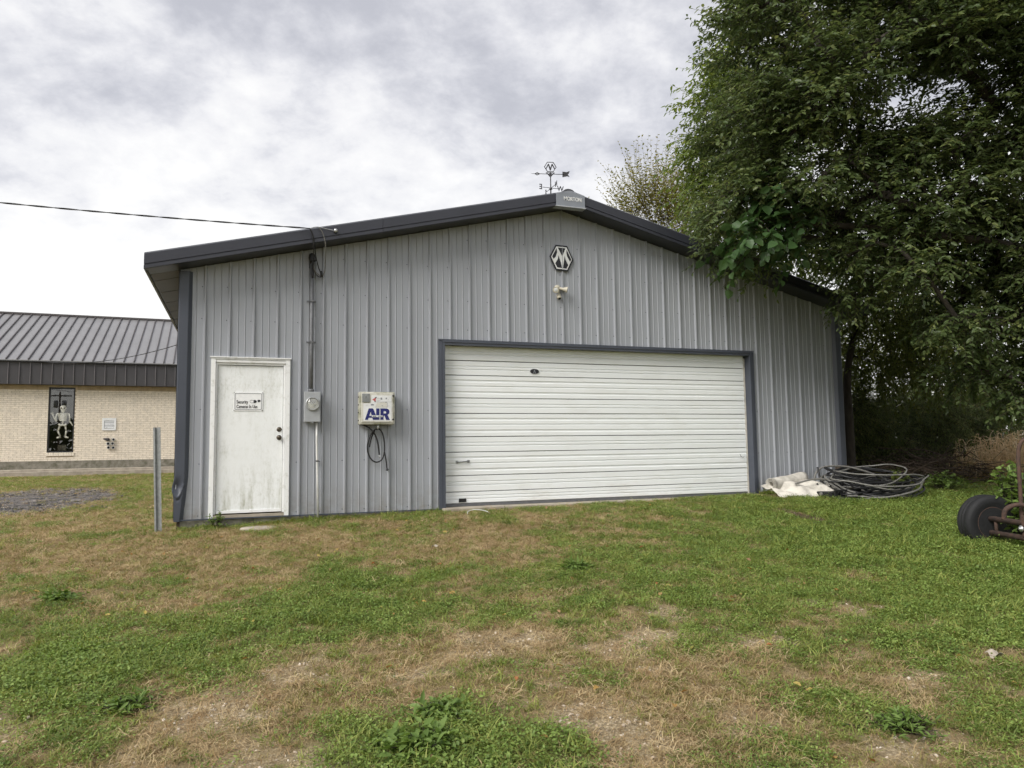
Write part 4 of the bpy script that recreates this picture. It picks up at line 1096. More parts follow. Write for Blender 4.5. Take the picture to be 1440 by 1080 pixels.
for x in np.arange(-5.4, 3.9, 0.0762):
    if WX0 - 0.05 < x < WX1: continue
    if 'sold' not in globals():
        sold = MB().box(0.004, 0.0722, -0.002, 0.008, 3.112, 3.285).build('soldier_brick', M['soldier'], bb); sold.location.x = x; continue
    o = sold.copy(); link(o, bb); o.location.x = x
rl0 = None
for i in range(11):
    x = WX0 - 0.02 + i * 0.0805
    if rl0 is None: rl0 = MB().box(0.004, 0.075, -0.03, 0.2, WZ0 - 0.125, WZ0 - 0.002).build('sill_brick', M['brick'], bb); rl0.location.x = x; continue
    o = rl0.copy(); link(o, bb); o.location.x = x
MB().box(XL, XR, -0.03, 0.2, -0.2, 0.545).build('foundation_band', M['concrete'], bb)
lg = MB(); lg.rbox(XL, XR, -0.55, -0.032, -0.25, 0.265, 0.02); lg.rbox(XL, XR, -0.80, -0.552, -0.25, 0.19, 0.02); lg.build('concrete_ledge', M['concrete_light'], bb)
# window
wf = MB()
wf.box(WX0, WX0 + .05, 0.03, .13, WZ0, WZ1); wf.box(WX1 - .05, WX1, 0.03, .13, WZ0, WZ1); wf.box(WX0 + .051, WX1 - .051, .03, .13, WZ0, WZ0 + .05); wf.box(WX0 + .051, WX1 - .051, .03, .13, WZ1 - .06, WZ1)
win = wf.build('window', M['window_frame'], bb)
MB().box(WX0 + .051, WX1 - .051, .070, .076, WZ0 + .051, WZ1 - .061).build('pane', M['glass'], win)
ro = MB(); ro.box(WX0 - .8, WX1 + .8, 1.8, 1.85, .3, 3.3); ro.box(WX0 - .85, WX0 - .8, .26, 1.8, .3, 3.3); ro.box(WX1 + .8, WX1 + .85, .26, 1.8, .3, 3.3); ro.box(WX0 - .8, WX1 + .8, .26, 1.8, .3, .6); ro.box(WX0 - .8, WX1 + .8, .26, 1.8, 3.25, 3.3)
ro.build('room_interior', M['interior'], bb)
MB().rbox(WX0 + .28, WX0 + .55, .35, .5, .92, 1.12, .01).build('window_box', M['concrete'], win)
# louvred vent and pipe outlets
lv = MB(); vx0, vx1, vz0, vz1 = 0.545, 0.998, 1.645, 2.098
lv.box(vx0, vx0 + .06, -.03, .0, vz0, vz1); lv.box(vx1 - .06, vx1, -.03, .0, vz0, vz1); lv.box(vx0 + .061, vx1 - .061, -.03, .0, vz0, vz0 + .07); lv.box(vx0 + .061, vx1 - .061, -.03, 0, vz1 - .07, vz1)
lv = lv.build('louvre_vent', M['white_trim'], bb)
MB().box(vx0 + .061, vx1 - .061, -.0045, -.004, vz0 + .071, vz1 - .071).build('vent_backing', M['dark_gap'], lv)
for i in range(6):
    z = vz0 + .08 + i * .052
    MB().box(vx0 + .062, vx1 - .062, -.024, -.018, 0, .034, Matrix.Translation((0, 0, z)) @ Matrix.Rotation(-0.35, 4, 'X')).build('slat', M['white_trim'], lv)
for cx, cz, r in ((0.93, 1.30, .055), (0.76, 1.15, .06), (0.905, 1.155, .055), (0.775, 1.01, .058), (0.93, 1.005, .055)):
    po = MB().lathe([(r, 0), (r, .075), (r * .78, .075), (r * .78, .02)], Matrix.Translation((cx, .0, cz)) @ Matrix.Rotation(PI / 2, 4, 'X'), 16).build('pipe_outlet', M['pvc'], bb)
    MB().lathe([(0, .021), (r * .77, .022), (0, .023)], Matrix.Translation((cx, .0, cz)) @ Matrix.Rotation(PI / 2, 4, 'X'), 12).build('pipe_bore', M['dark_gap'], po)
MB().tube([(0.60, -.04, 1.33), (0.68, -.06, 1.32), (0.74, -.07, 1.30), (0.80, -.05, 1.31)], [.02, .04, .055, .05], 10).build('dark_valve', M['iron'], bb)
# fascia of upright seamed panels, gutter, roof of standing seam panels
SPC = 0.3345
f0 = None
for x in np.arange(-6.4, 4.4, SPC):
    if f0 is None:
        f0 = MB(); f0.box(0.012, SPC - 0.012, -.36, -.345, 3.285, 4.065)
        f0 = f0.build('fascia_panel', M['far_fascia'], bb); f0.location.x = x
        fs0 = MB().box(-0.0115, 0.0115, -.395, -.345, 3.285, 4.065).build('seam', M['far_seam_light'], f0); continue
    o = f0.copy(); link(o, bb); o.location.x = x
    q_ = fs0.copy(); link(q_, o)
MB().box(XL, XR, -.345, .25, 3.288, 3.31).build('soffit', M['far_fascia'], bb)
MB().rbox(XL, XR, -.45, -.33, 4.07, 4.135, .01).build('gutter', M['window_frame'], bb)
RE, RZ0, RRY, RZ1 = -.46, 4.14, 5.0, 6.63
p0 = s0 = None
for x in np.arange(-7.8, 6.3, SPC):
    if p0 is None:
        a = MB(); a.add([(0, RE, RZ0), (SPC - .002, RE, RZ0), (SPC - .002, RRY, RZ1), (0, RRY, RZ1), (0, RE, RZ0 - .03), (SPC - .002, RE, RZ0 - .03), (SPC - .002, RRY, RZ1 - .03), (0, RRY, RZ1 - .03)], [(0, 1, 2, 3), (7, 6, 5, 4), (0, 4, 5, 1), (1, 5, 6, 2), (2, 6, 7, 3), (3, 7, 4, 0)])
        p0 = a.build('roof_panel', M['far_roof'], bb); p0.location.x = x
        s_ = MB(); s_.add([(-.016, RE - .005, RZ0), (.014, RE - .005, RZ0), (.014, RRY, RZ1), (-.016, RRY, RZ1), (-.016, RE - .005, RZ0 + .055), (.014, RE - .005, RZ0 + .055), (.014, RRY, RZ1 + .055), (-.016, RRY, RZ1 + .055)], [(0, 1, 2, 3), (7, 6, 5, 4), (0, 4, 5, 1), (1, 5, 6, 2), (2, 6, 7, 3), (3, 7, 4, 0)])
        s0 = s_.build('standing_seam', M['far_seam'], p0); continue
    o = p0.copy(); link(o, bb); o.location.x = x
    q_ = s0.copy(); link(q_, o)
MB().rbox(-7.8, 6.3, RRY - .08, RRY + .08, RZ1 - .02, RZ1 + .075, .02).build('ridge_cap', M['far_seam'], bb)
back = MB(); back.add([(-7.8, RRY + .08, RZ1), (6.3, RRY + .08, RZ1), (6.3, 10.4, 4.1), (-7.8, 10.4, 4.1)], [(0, 1, 2, 3)]); back.build('rear_roof', M['far_roof'], bb)
gb = MB()
for gx in (-7.6, 6.0): gb.add([(gx, 0.2, 3.3), (gx, 9.9, 3.3), (gx, 9.9, 4.1), (gx, RRY, RZ1 - .05), (gx, .2, 4.2)], [(0, 1, 2, 3, 4)])
gb.build('gable_end', M['far_fascia'], bb)
# two cables strung low before the roof
w2 = thing('eave_cable', 'thin dark cable sagging across the mauve roof of the brick building', 'cable', (-4.2, 19.9, 4.12))
MB().tube(sag_line(Vector((-6.0, 19.8, 4.10)), Vector((-0.42, 11.8, 4.0)), 0.30, 40), 0.012, 5).build('wire', M['cable_black'], w2)

# skeleton decoration standing inside the window
BW = Matrix.Translation(BO) @ Matrix.Rotation(BR_, 4, 'Z')
so_ = BW @ Vector((-0.745, 0.145, 1.36))
sk = thing('skeleton_decoration', 'white plastic skeleton decoration with one raised hand inside the dark window', 'skeleton', tuple(so_), BR_)
def limb(name, pts, rads, n=8): return MB().tube(pts, rads, n).build(name, M['bone'], sk)
skull = MB()
skull.lathe([(0.0, 0.20), (.06, .195), (.098, .15), (.105, .10), (.095, .055), (.070, .03), (.062, -.02), (.045, -.045), (0, -.05)], Matrix.Translation((.0, 0, 1.01)) @ Matrix.Diagonal((1, .75, 1, 1)), 18)
skull = skull.build('skull', M['bone'], sk)
for ex in (-.042, .042): MB().ico((ex, -.070, 1.10), .026, 2, (1, .5, 1)).build('eye_socket', M['dark_gap'], skull)
MB().ico((0, -.078, 1.05), .014, 1, (.8, .5, 1.2)).build('nose_socket', M['dark_gap'], skull)
limb('spine', [(0, 0, .97), (0, .01, .75), (0, .01, .52)], [.022, .026, .03])
limb('collar_bone', [(-.19, 0, .90), (0, -.02, .915), (.19, 0, .90)], [.02, .018, .02])
for i in range(6):
    z = .875 - i * .042; wd = .145 - .008 * i
    rb_ = [(wd * math.cos(t), -.06 * math.sin(t) - .005, z - .02 * math.sin(t)) for t in np.linspace(-0.5, PI + .5, 14)]
    limb('rib', rb_, .016, 6)
limb('pelvis', [(-.115, 0, .53), (-.07, -.02, .46), (0, -.02, .485), (.07, -.02, .46), (.115, 0, .53)], [.04, .045, .03, .045, .04])
limb('arm', [(-.19, 0, .90), (-.225, 0, .76), (-.20, -.01, .62)], [.026, .022, .026]); limb('forearm', [(-.20, -.01, .62), (-.27, -.02, .74), (-.32, -.03, .86)], [.026, .02, .02])
limb('arm', [(.19, 0, .90), (.215, 0, .76), (.225, 0, .62)], [.026, .022, .026]); limb('forearm', [(.225, 0, .62), (.30, 0, .50), (.37, -.01, .41)], [.026, .02, .02])
for hx, hz, dx, dz in ((-.32, .87, -.35, .9), (.375, .40, .75, -.6)):
    hand = MB().ico((hx, -.02, hz), .034, 2, (1, .5, 1)).build('hand', M['bone'], sk)
    for j in range(5):
        a = math.atan2(dz, dx) + (j - 2) * 0.33; l = .10 if j not in (0, 4) else .08
        MB().tube([(hx + .02 * math.cos(a), -.02, hz + .02 * math.sin(a)), (hx + l * .6 * math.cos(a), -.03, hz + l * .6 * math.sin(a)), (hx + l * math.cos(a + .1), -.022, hz + l * math.sin(a + .1))], [.010, .009, .006], 6).build('finger', M['bone'], hand)
for s_, kx, fx in ((-1, -.135, -.06), (1, .125, .10)):
    limb('thigh', [(s_ * .085, 0, .47), (kx, -.02, .27)], [.03, .032]); limb('shin', [(kx, -.02, .27), (fx, 0, .06)], [.032, .024]); limb('foot', [(fx, .01, .05), (fx + s_ * .10, -.05, .025)], [.034, .03])

# ---------------------------------------------------------------- utility poles along the street
def utility_pole(loc, h, label, rz):
    t = thing('utility_pole', label, 'utility pole', loc, rz, 'utility poles along the street')
    MB().tube([(0, 0, -.5), (0, 0, h)], [.13, .09], 12).build('pole', M['pole_wood'], t)
    MB().rbox(-1.2, 1.2, -.16, -.05, h - .55, h - .42, .01).build('crossarm', M['pole_wood'], t)
    for x in (-1.1, -.55, .55, 1.1): MB().lathe([(.04, 0), (.06, .05), (.03, .09), (.05, .13), (0, .16)], Matrix.Translation((x, -.1, h - .42)), 10).build('insulator', M['meter_grey'], t)
    for x in (-.45, .45): MB().lathe([(0, 0), (.24, 0), (.25, .75), (.2, .85), (.06, .88), (0, .9)], Matrix.Translation((x, -.15, h - 1.9)), 14).build('transformer', M['meter_grey'], t)
    return t
utility_pole((-14.6, -51.0, -.6), 8.6, 'far street pole with crossarm and transformers mirrored in the dark window', 0.1)
utility_pole((PO.x, PO.y + .12, -.1), 7.4, 'pole at the left that carries the overhead cable', 0.9)

# ---------------------------------------------------------------- clutter by the right wall
def gz_(x, y): return float(ground_z(x, y))
# rolled carpet: spiral section swept along a slightly bent axis
rc = thing('carpet_roll', 'rolled up pale canvas carpet lying against the right wall', 'carpet roll', (9.4, -.42, .1))
ra, rb_ = Vector((8.93, -0.50, 0.20)), Vector((9.72, -0.36, 0.285))
ax = (rb_ - ra).normalized(); e1 = ax.cross(Vector((0, 0, 1))).normalized(); e2 = e1.cross(ax)
def spiral(turns=3.1, r0=.045, r1=.115, n=70):
    return [((r0 + (r1 - r0) * t) * math.cos(2 * PI * turns * t + 2.2), (r0 + (r1 - r0) * t) * math.sin(2 * PI * turns * t + 2.2)) for t in np.linspace(0, 1, n)]
sp_o = spiral(); th_ = .010
mb = MB(); NS = 12; nP = len(sp_o)
for k in range(NS + 1):
    c = ra.lerp(rb_, k / NS) + Vector((0, 0, -.012 * math.sin(PI * k / NS)))
    for side in (0, 1):
        for a, b in sp_o:
            l_ = math.hypot(a, b); f_ = (l_ - th_ * side) / l_
            wv_ = 1 + .03 * math.sin(k * 1.1 + math.atan2(b, a) * 2)
            mb.v.append(tuple(c + (e1 * a + e2 * b) * f_ * wv_))
for k in range(NS):
    for side in (0, 1):
        for j in range(nP - 1):
            q = (k * 2 + side) * nP + j; r_ = ((k + 1) * 2 + side) * nP + j
            mb.f.append((q, q + 1, r_ + 1, r_)); mb.smooth.add(len(mb.f) - 1)
for k in (0, NS):
    for j in range(nP - 1):
        a = (k * 2) * nP + j; b = (k * 2 + 1) * nP + j; mb.f.append((a, a + 1, b + 1, b))
mb.build('roll', M['canvas'], rc, recalc=False)
# crumpled tarp beneath and in front
tp = thing('canvas_tarp', 'crumpled pale canvas tarp slumped under the carpet roll', 'tarp', (9.5, -.6, 0))
mb = MB(); nu, nv = 56, 30
for j in range(nv + 1):
    for i in range(nu + 1):
        u_, v_ = i / nu, j / nv
        x = 8.84 + 1.22 * u_ + .10 * v_ * (1 - u_) ; y = -.36 - .78 * v_ * (0.45 + .6 * u_) + .02 * math.sin(9 * u_ + 3 * v_)
        base = gz_(x, y)
        h = .19 * (1 - v_ ** 2.6) * (0.75 + .45 * math.sin(PI * min(1, u_ * 1.05)) )
        h += .05 * math.sin(17 * u_ + 5 * v_ + 2.0 * math.sin(6 * v_)) * (1 - abs(2 * v_ - 1)) + .018 * math.sin(31 * u_ - 11 * v_) * v_
        h += .05 * float(fbm(u_ * 5, v_ * 4, 1.5, 77)) - .01
        mb.v.append((x, y, max(base + .012, base + h)))
for j in range(nv):
    for i in range(nu):
        a = j * (nu + 1) + i; mb.f.append((a, a + 1, a + nu + 2, a + nu + 1)); mb.smooth.add(len(mb.f) - 1)
tpm = mb.build('sheet', M['canvas'], tp, recalc=False)
sm = tpm.modifiers.new('thick', 'SOLIDIFY'); sm.thickness = .008; sm.offset = 0
# dark slatted crate
cr = thing('slatted_crate', 'low dark plastic crate half hidden under tarp and cables', 'crate', (9.78, -1.05, 0))
cz = gz_(9.78, -1.05)
for i in range(5): MB().rbox(9.54 + i * .10, 9.60 + i * .10, -1.25, -1.21, cz - .02, cz + .13, .006).build('slat', M['black'], cr)
for z in (.0, .115): MB().rbox(9.52, 10.04, -1.28, -1.252, cz + z, cz + z + .03, .006).build('rail', M['black'], cr)
MB().rbox(9.52, 10.04, -1.20, -.87, cz - .02, cz + .10, .01).build('tray', M['black'], cr)
# cable coils
def coil(name, label, mat, cx, cy, n, a0, a1, seed, rad, hmax):
    r_ = random.Random(seed)
    t = thing(name, label, 'cable coil', (cx, cy, gz_(cx, cy)), 0, None)
    for k in range(n):
        a = r_.uniform(a0, a1); b = a * r_.uniform(.6, .85)
        ox, oy = cx + r_.uniform(-.22, .22), cy + r_.uniform(-.12, .12)
        z0 = gz_(cx, cy) + .03 + hmax * (k / n) ** 1.2 * r_.uniform(.4, 1.0)
        tx, ty = r_.uniform(-.20, .20), r_.uniform(-.05, .32); ph = r_.uniform(0, 6.28); yaw = r_.uniform(-.3, .3)
        span = 2 * PI * r_.uniform(.7, 1.02)
        pts = []
        for i in range(44):
            th = ph + span * i / 43
            wob = 1 + .06 * math.sin(3 * th + ph) + .03 * math.sin(7 * th)
            px, py = a * wob * math.cos(th), b * wob * math.sin(th)
            qx, qy = px * math.cos(yaw) - py * math.sin(yaw), px * math.sin(yaw) + py * math.cos(yaw)
            x, y = ox + qx, oy + qy
            zz = z0 + tx * qx + ty * qy + .04 * math.sin(2 * th + ph * 2)
            pts.append((x, min(y, -.06), max(gz_(x, y) + .015, zz)))
        MB().tube(pts, rad * r_.uniform(.8, 1.2), 6).build('turn', mat, t)
    return t
c1 = coil('black_cable_coil', 'big tangled coil of black cable heaped at the right corner', M['cable_black'], 10.40, -1.12, 20, .40, .82, 5, .016, .40)
c2 = coil('grey_cable_coil', 'weathered grey cable looped over the black coil', M['cable_grey'], 10.42, -1.16, 15, .45, .92, 11, .014, .42)
MB().tube(smooth_path([(9.23, -.72, .22), (9.58, -.80, .29), (9.88, -.95, .24), (10.13, -1.2, .10), (10.28, -1.5, -.05)]), .016, 7).build('loose_end', M['cable_grey'], c2)
MB().tube(smooth_path([(9.73, -.6, .18), (9.78, -.6, .38), (9.98, -.62, .48), (10.38, -.72, .46), (10.88, -.85, .30), (11.13, -.95, .12)]), .017, 7).build('loose_arc', M['cable_grey'], c2)
MB().tube(smooth_path([(9.81, -.6, .47), (9.78, -.7, .25), (9.86, -.85, .12), (10.18, -1.05, .05)]), .017, 7).build('loose_end', M['cable_black'], c1)
fit = MB(); fit.tube([(9.52, -.98, .06), (9.66, -1.0, .08)], [.022, .018], 8); fit.tube([(9.50, -.98, .06), (9.525, -.98, .062)], .03, 8); fit.build('pipe_fitting', M['cable_grey'], c2)
tag(MB().rbox(10.72, 10.93, -.16, -.035, .40, .47, .01).build('timber_offcut', M['pole_wood']), 'short dark timber offcut poking up behind the cables', 'timber')

# ---------------------------------------------------------------- rusty farm implement at the right edge
IX, IY = 8.50, -4.55
IZ = gz_(IX, IY)
im = thing('farm_implement', 'rusty axle frame with one worn black tyre overgrown by weeds', 'farm implement', (IX, IY, IZ))
axv = Vector((-0.30, -0.954, 0)).normalized(); sdv = Vector((-axv.y, axv.x, 0))       # axle direction, towards the camera
wc = Vector((IX, IY, IZ + .205))
wm = Matrix.Translation(wc) @ axv.to_track_quat('Z', 'Y').to_matrix().to_4x4()
tprof = [(.175, -.085), (.215, -.105), (.262, -.108), (.288, -.098), (.300, -.075), (.302, -.03), (.295, -.026), (.295, -.018), (.303, -.014), (.303, .014), (.295, .018), (.295, .026), (.302, .03), (.300, .075), (.288, .098), (.262, .108), (.215, .105), (.175, .085)]
ty = MB().lathe(tprof, wm, 44).build('tyre', M['tyre'], im)
MB().lathe([(.176, -.08), (.170, -.085), (.160, -.07), (.155, .0), (.160, .075), (.172, .088), (.178, .082)], wm, 32).build('rim', M['rust'], ty)
MB().lathe([(0, -.01), (.150, -.012), (.154, .0), (.10, .02), (.06, .03), (.05, .075), (0, .078)], wm, 28).build('hub_disc', M['iron'], ty)
def ipt(a, s_, z): return wc + axv * a + sdv * s_ + Vector((0, 0, z))
MB().tube([ipt(.02, -.03, .05), ipt(2.3, -.03, .05)], .030, 10).build('axle_bar', M['rust'], im)
MB().tube([ipt(.02, -.03, -.10), ipt(2.3, -.03, -.10)], .030, 10).build('axle_bar', M['rust'], im)
for a in (.02,): 
    for z in (.05, -.10): MB().lathe([(.040, -.03), (.044, 0), (.040, .035), (.02, .04)], Matrix.Translation(ipt(a, -.03, z)) @ axv.to_track_quat('Z', 'Y').to_matrix().to_4x4(), 10).build('bar_collar', M['rust'], im)
MB().tube([ipt(.16, -.03, .08), ipt(.17, -.03, -.12)], .018, 8).build('tie_bolt', M['rust'], im)
MB().rbox(-.012, .012, -.035, .035, -.13, .08, .005, Matrix.Translation(ipt(.62, -.055, 0)) @ axv.to_track_quat('Z', 'Y').to_matrix().to_4x4() @ Matrix.Rotation(PI / 2, 4, 'X')).build('strap_plate', M['rust'], im)
MB().lathe([(.0, .0), (.030, 0), (.034, .01), (.018, .014), (.014, .03), (0, .031)], Matrix.Translation(ipt(.60, -.075, .0)) @ (-sdv).to_track_quat('Z', 'Y').to_matrix().to_4x4(), 12).build('bright_cap', M['aluminium'], im)
def arch(a0, pts, r): return MB().tube(smooth_path([ipt(a0 + p[0], p[1], p[2]) for p in pts]), r, 10)
arch(.30, [(0, -.04, .06), (.02, -.02, .17), (.06, .10, .22), (.10, .25, .16), (.12, .34, .04)], .024).build('spring_hoop', M['rust'], im)
arch(.95, [(0.15, -.03, .26), (0, -.05, .18), (-.06, -.07, .04), (.0, -.06, -.10), (.14, -.04, -.16)], .024).build('spring_hoop', M['rust'], im)
arch(.30, [(0, .16, .0), (0, .165, .5), (0, .17, .74), (0.01, .195, .86), (.02, .27, .92), (.03, .5, .93)], .020).build('lever_bar', M['rust'], im)

# ---------------------------------------------------------------- trees
def unit(v): return v / np.maximum(np.linalg.norm(v, axis=1, keepdims=True), 1e-9)

def leaf_mesh(pos, d, nrm, L, W, rnd, fold=0.25, curl=0.15, simple=False):
    """pos base points, d leaf axis, nrm leaf normal; two quads per leaf (folded along the midrib)"""
    N = len(pos); d = unit(d); s_ = unit(np.cross(d, nrm)); n_ = np.cross(s_, d)
    L = L[:, None]; W = W[:, None]
    tip = pos + d * L - n_ * L * curl
    if simple:
        l1 = pos + d * L * .48 + s_ * W * .5 + n_ * W * fold * .5; r1 = pos + d * L * .48 - s_ * W * .5 + n_ * W * fold * .5
        V = np.stack([pos, l1, tip, r1], 1).reshape(-1, 3)
        b = np.arange(N)[:, None] * 4; Q = b + np.array([[0, 1, 2, 3]])
        return V, Q, rnd
    l1 = pos + d * L * .28 + s_ * W * .46 + n_ * W * fold * .4; r1 = pos + d * L * .28 - s_ * W * .46 + n_ * W * fold * .4
    l2 = pos + d * L * .66 + s_ * W * .40 + n_ * (W * fold * .4 - L * curl * .3); r2 = pos + d * L * .66 - s_ * W * .40 + n_ * (W * fold * .4 - L * curl * .3)
    V = np.stack([pos, l1, l2, tip, r2, r1], 1).reshape(-1, 3)
    b = np.arange(N)[:, None] * 6
    Q = np.concatenate([b + np.array([[0, 1, 2, 3]]), b + np.array([[0, 3, 4, 5]])], 0)
    return V, Q, np.concatenate([rnd, rnd])

def twig_tubes(a, b, r0, r1):
    """3-sided tapering sticks a->b"""
    N = len(a); d = unit(b - a); ref = np.where(np.abs(d[:, 2:3]) < .9, np.array([[0, 0, 1.]]), np.array([[1., 0, 0]]))
    u = unit(np.cross(d, ref)); v = np.cross(d, u); ring = []
    for c, r in ((a, r0), (b, r1)):
        for k in range(3):
            t = 2 * PI * k / 3; ring.append(c + (u * math.cos(t) + v * math.sin(t)) * np.asarray(r).reshape(-1, 1))
    V = np.stack(ring, 1).reshape(-1, 3); o = np.arange(N)[:, None] * 6
    Q = np.concatenate([o + np.array([[k, (k + 1) % 3, 3 + (k + 1) % 3, 3 + k]]) for k in range(3)], 0)
    return V, Q

def make_tree(name, label, base, trunk_pts, trunk_r, lobes, n_twigs, leaf_len, mat, seed, leaves_per=13, twig_len=(.35, .7), width=.5, droop=.35, simple=False,
              limbs=True, group=None, bias=None, shell=.45, cat='tree', upright=0.0, limb_r=.07, spread=1.0, flat=1.0):
    rg = np.random.default_rng(seed); rr = random.Random(seed)
    t = thing(name, label, cat, tuple(base), 0, group); B = np.array(base, float)
    lob = np.array([l[:4] for l in lobes], float); wgt = lob[:, 3] ** 2.3
    if lobes and len(lobes[0]) > 4: wgt = wgt * np.array([l[4] for l in lobes])
    wgt /= wgt.sum()
    tk = MB(); tp_ = smooth_path(trunk_pts, 6); nt_ = len(tp_)
    tk.tube(tp_, [trunk_r * (1.25 if i == 0 else 1 - .65 * i / nt_) for i in range(nt_)], 10)
    tk.build('trunk', M['bark'], t)
    # limbs from the trunk to each lobe, a few boughs inside every lobe
    bm_ = MB()
    nodes = [(p, -1) for p in tp_[nt_ // 3:]]                 # trunk points, then lobes join the nearest bough
    order = sorted(range(len(lob)), key=lambda i: min((p - Vector(lob[i][:3])).length for p in tp_))
    parent_of = {}; count = {}
    for i in order:
        c = Vector(lob[i][:3])
        j = min(range(len(nodes)), key=lambda k_: (nodes[k_][0] - c).length + max(0, nodes[k_][0].z - c.z) * .6 + (.0 if nodes[k_][1] < 0 else .15))
        parent_of[i] = (nodes[j][0], nodes[j][1]); nodes.append((c, i)); count[i] = 1
    for i in reversed(order):
        if parent_of[i][1] >= 0: count[parent_of[i][1]] += count[i]
    for i in order:
        l = lob[i]; c = Vector(l[:3]); s0 = parent_of[i][0]; ln_ = (c - s0).length
        r1_ = max(.008, limb_r * .30 * count[i] ** .45); r0 = max(r1_, limb_r * .30 * (count[i] + .8) ** .45)
        mid = s0.lerp(c, .5) + Vector((rr.uniform(-.12, .12), rr.uniform(-.12, .12), rr.uniform(.02, .14))) * ln_
        path = smooth_path([s0, mid, c], 5)
        bm_.tube(path, [r0 + (r1_ - r0) * k_ / (len(path) - 1) for k_ in range(len(path))], 6)
        for k in range(int(3 + 4 * l[3])):
            dv_ = Vector((rr.gauss(0, 1), rr.gauss(0, 1), rr.gauss(.1, .6) * flat)).normalized() * l[3] * rr.uniform(.6, .95)
            a_ = path[rr.randrange(len(path) // 2, len(path))]; e_ = c + dv_
            m_ = a_.lerp(e_, .5) + Vector((0, 0, .10 * l[3]))
            pp = smooth_path([a_, m_, e_], 4)
            bm_.tube(pp, [max(.0035, min(.02, r1_ * .5) * (1 - .7 * k_ / (len(pp) - 1))) for k_ in range(len(pp))], 5)
    bm_.build('limbs', M['bark'], t, recalc=False)
    # leafy twigs
    k = rg.choice(len(lob), n_twigs, p=wgt); c = lob[k, :3]; r = lob[k, 3:4]
    dirs = unit(rg.normal(size=(n_twigs, 3)) * np.array([[1, 1, .85]]))
    o = c + dirs * r * rg.random((n_twigs, 1)) ** shell
    # lumpy outline: some sectors of each lobe reach further out
    lump = 1 + .22 * np.sin(dirs[:, :1] * 5 + k[:, None] * 1.7) * np.cos(dirs[:, 2:3] * 6 + k[:, None])
    o = c + (o - c) * lump * np.array([[1, 1, flat]])
    axis0 = np.array(trunk_pts[-1], float)
    td = unit(dirs * .8 + unit(o - axis0[None]) * .6 + rg.normal(size=(n_twigs, 3)) * .45 + np.array([[0, 0, upright - droop]]))
    tl = rg.uniform(*twig_len, n_twigs)[:, None]
    e = o + td * tl - np.array([[0, 0, 1.]]) * tl * droop * .35 + np.array([[0, 0, 1.]]) * tl * upright * .3
    tv, tq = twig_tubes(o, e, np.full(n_twigs, .0045), np.full(n_twigs, .0018))
    P = leaves_per; f = (np.arange(P) + .5) / P
    mid = (o + e) / 2 + np.array([[0, 0, 1.]]) * tl * .06
    F = f[None, :, None]
    pts = (1 - F) ** 2 * o[:, None] + 2 * F * (1 - F) * mid[:, None] + F ** 2 * e[:, None]
    side = unit(np.cross(td, np.array([[0, 0, 1.]])))
    sg_ = np.where(np.arange(P) % 2 == 0, 1.0, -1.0)[None, :, None]
    ld = td[:, None] * .55 + side[:, None] * sg_ * .85 * spread + np.array([0, 0, -.16 - droop * .6]) + rg.normal(size=(n_twigs, P, 3)) * .28
    ln = np.array([0, 0, 1.]) + rg.normal(size=(n_twigs, P, 3)) * .38 + td[:, None] * .3
    N = n_twigs * P
    LL = (leaf_len * rg.uniform(.65, 1.2, N)); rnd_t = np.repeat(rg.random(n_twigs), P)
    rnd = np.clip(.55 * rnd_t + .45 * rg.random(N), 0, 1)
    keep = rg.random(N) < .93
    V, Q, R_ = leaf_mesh(pts.reshape(-1, 3)[keep], ld.reshape(-1, 3)[keep], ln.reshape(-1, 3)[keep], LL[keep], LL[keep] * width * rg.uniform(.85, 1.15, keep.sum()), rnd[keep], simple=simple)
    cr_ = link(bpy.data.objects.new('crown', mesh_np('crown', V - B, Q, {'rnd': ('FACE', R_)}, mat)), t)
    tag(cr_, kind='stuff')
    tw_ = link(bpy.data.objects.new('twigs', mesh_np('twigs', tv - B, tq, None, M['twig'])), t)
    tag(tw_, kind='stuff')
    return t

M['leaf_dark'] = leaf_material('dark_elm_leaves', [(.042, .066, .026), (.072, .106, .038), (.108, .148, .052), (.18, .205, .07)], .38, .42)
M['leaf_fringe'] = leaf_material('bright_hackberry_leaves', [(.075, .12, .025), (.115, .17, .038), (.16, .215, .052), (.21, .245, .068)], .48, .5)
M['leaf_yellow'] = leaf_material('yellowing_leaves', [(.13, .16, .035), (.20, .21, .05), (.28, .25, .07), (.16, .18, .045)], .42, .5)
M['leaf_broad'] = leaf_material('broad_green_leaves', [(.035, .075, .022), (.05, .10, .032), (.075, .13, .045)], .30, .42)
M['leaf_back'] = leaf_material('woodland_leaves', [(.050, .070, .020), (.080, .110, .030), (.12, .15, .042), (.20, .20, .058)], .5, .6)
M['leaf_willow'] = leaf_material('grey_green_shrub_leaves', [(.075, .11, .04), (.12, .165, .058), (.175, .215, .085), (.26, .25, .09)], .45, .6)

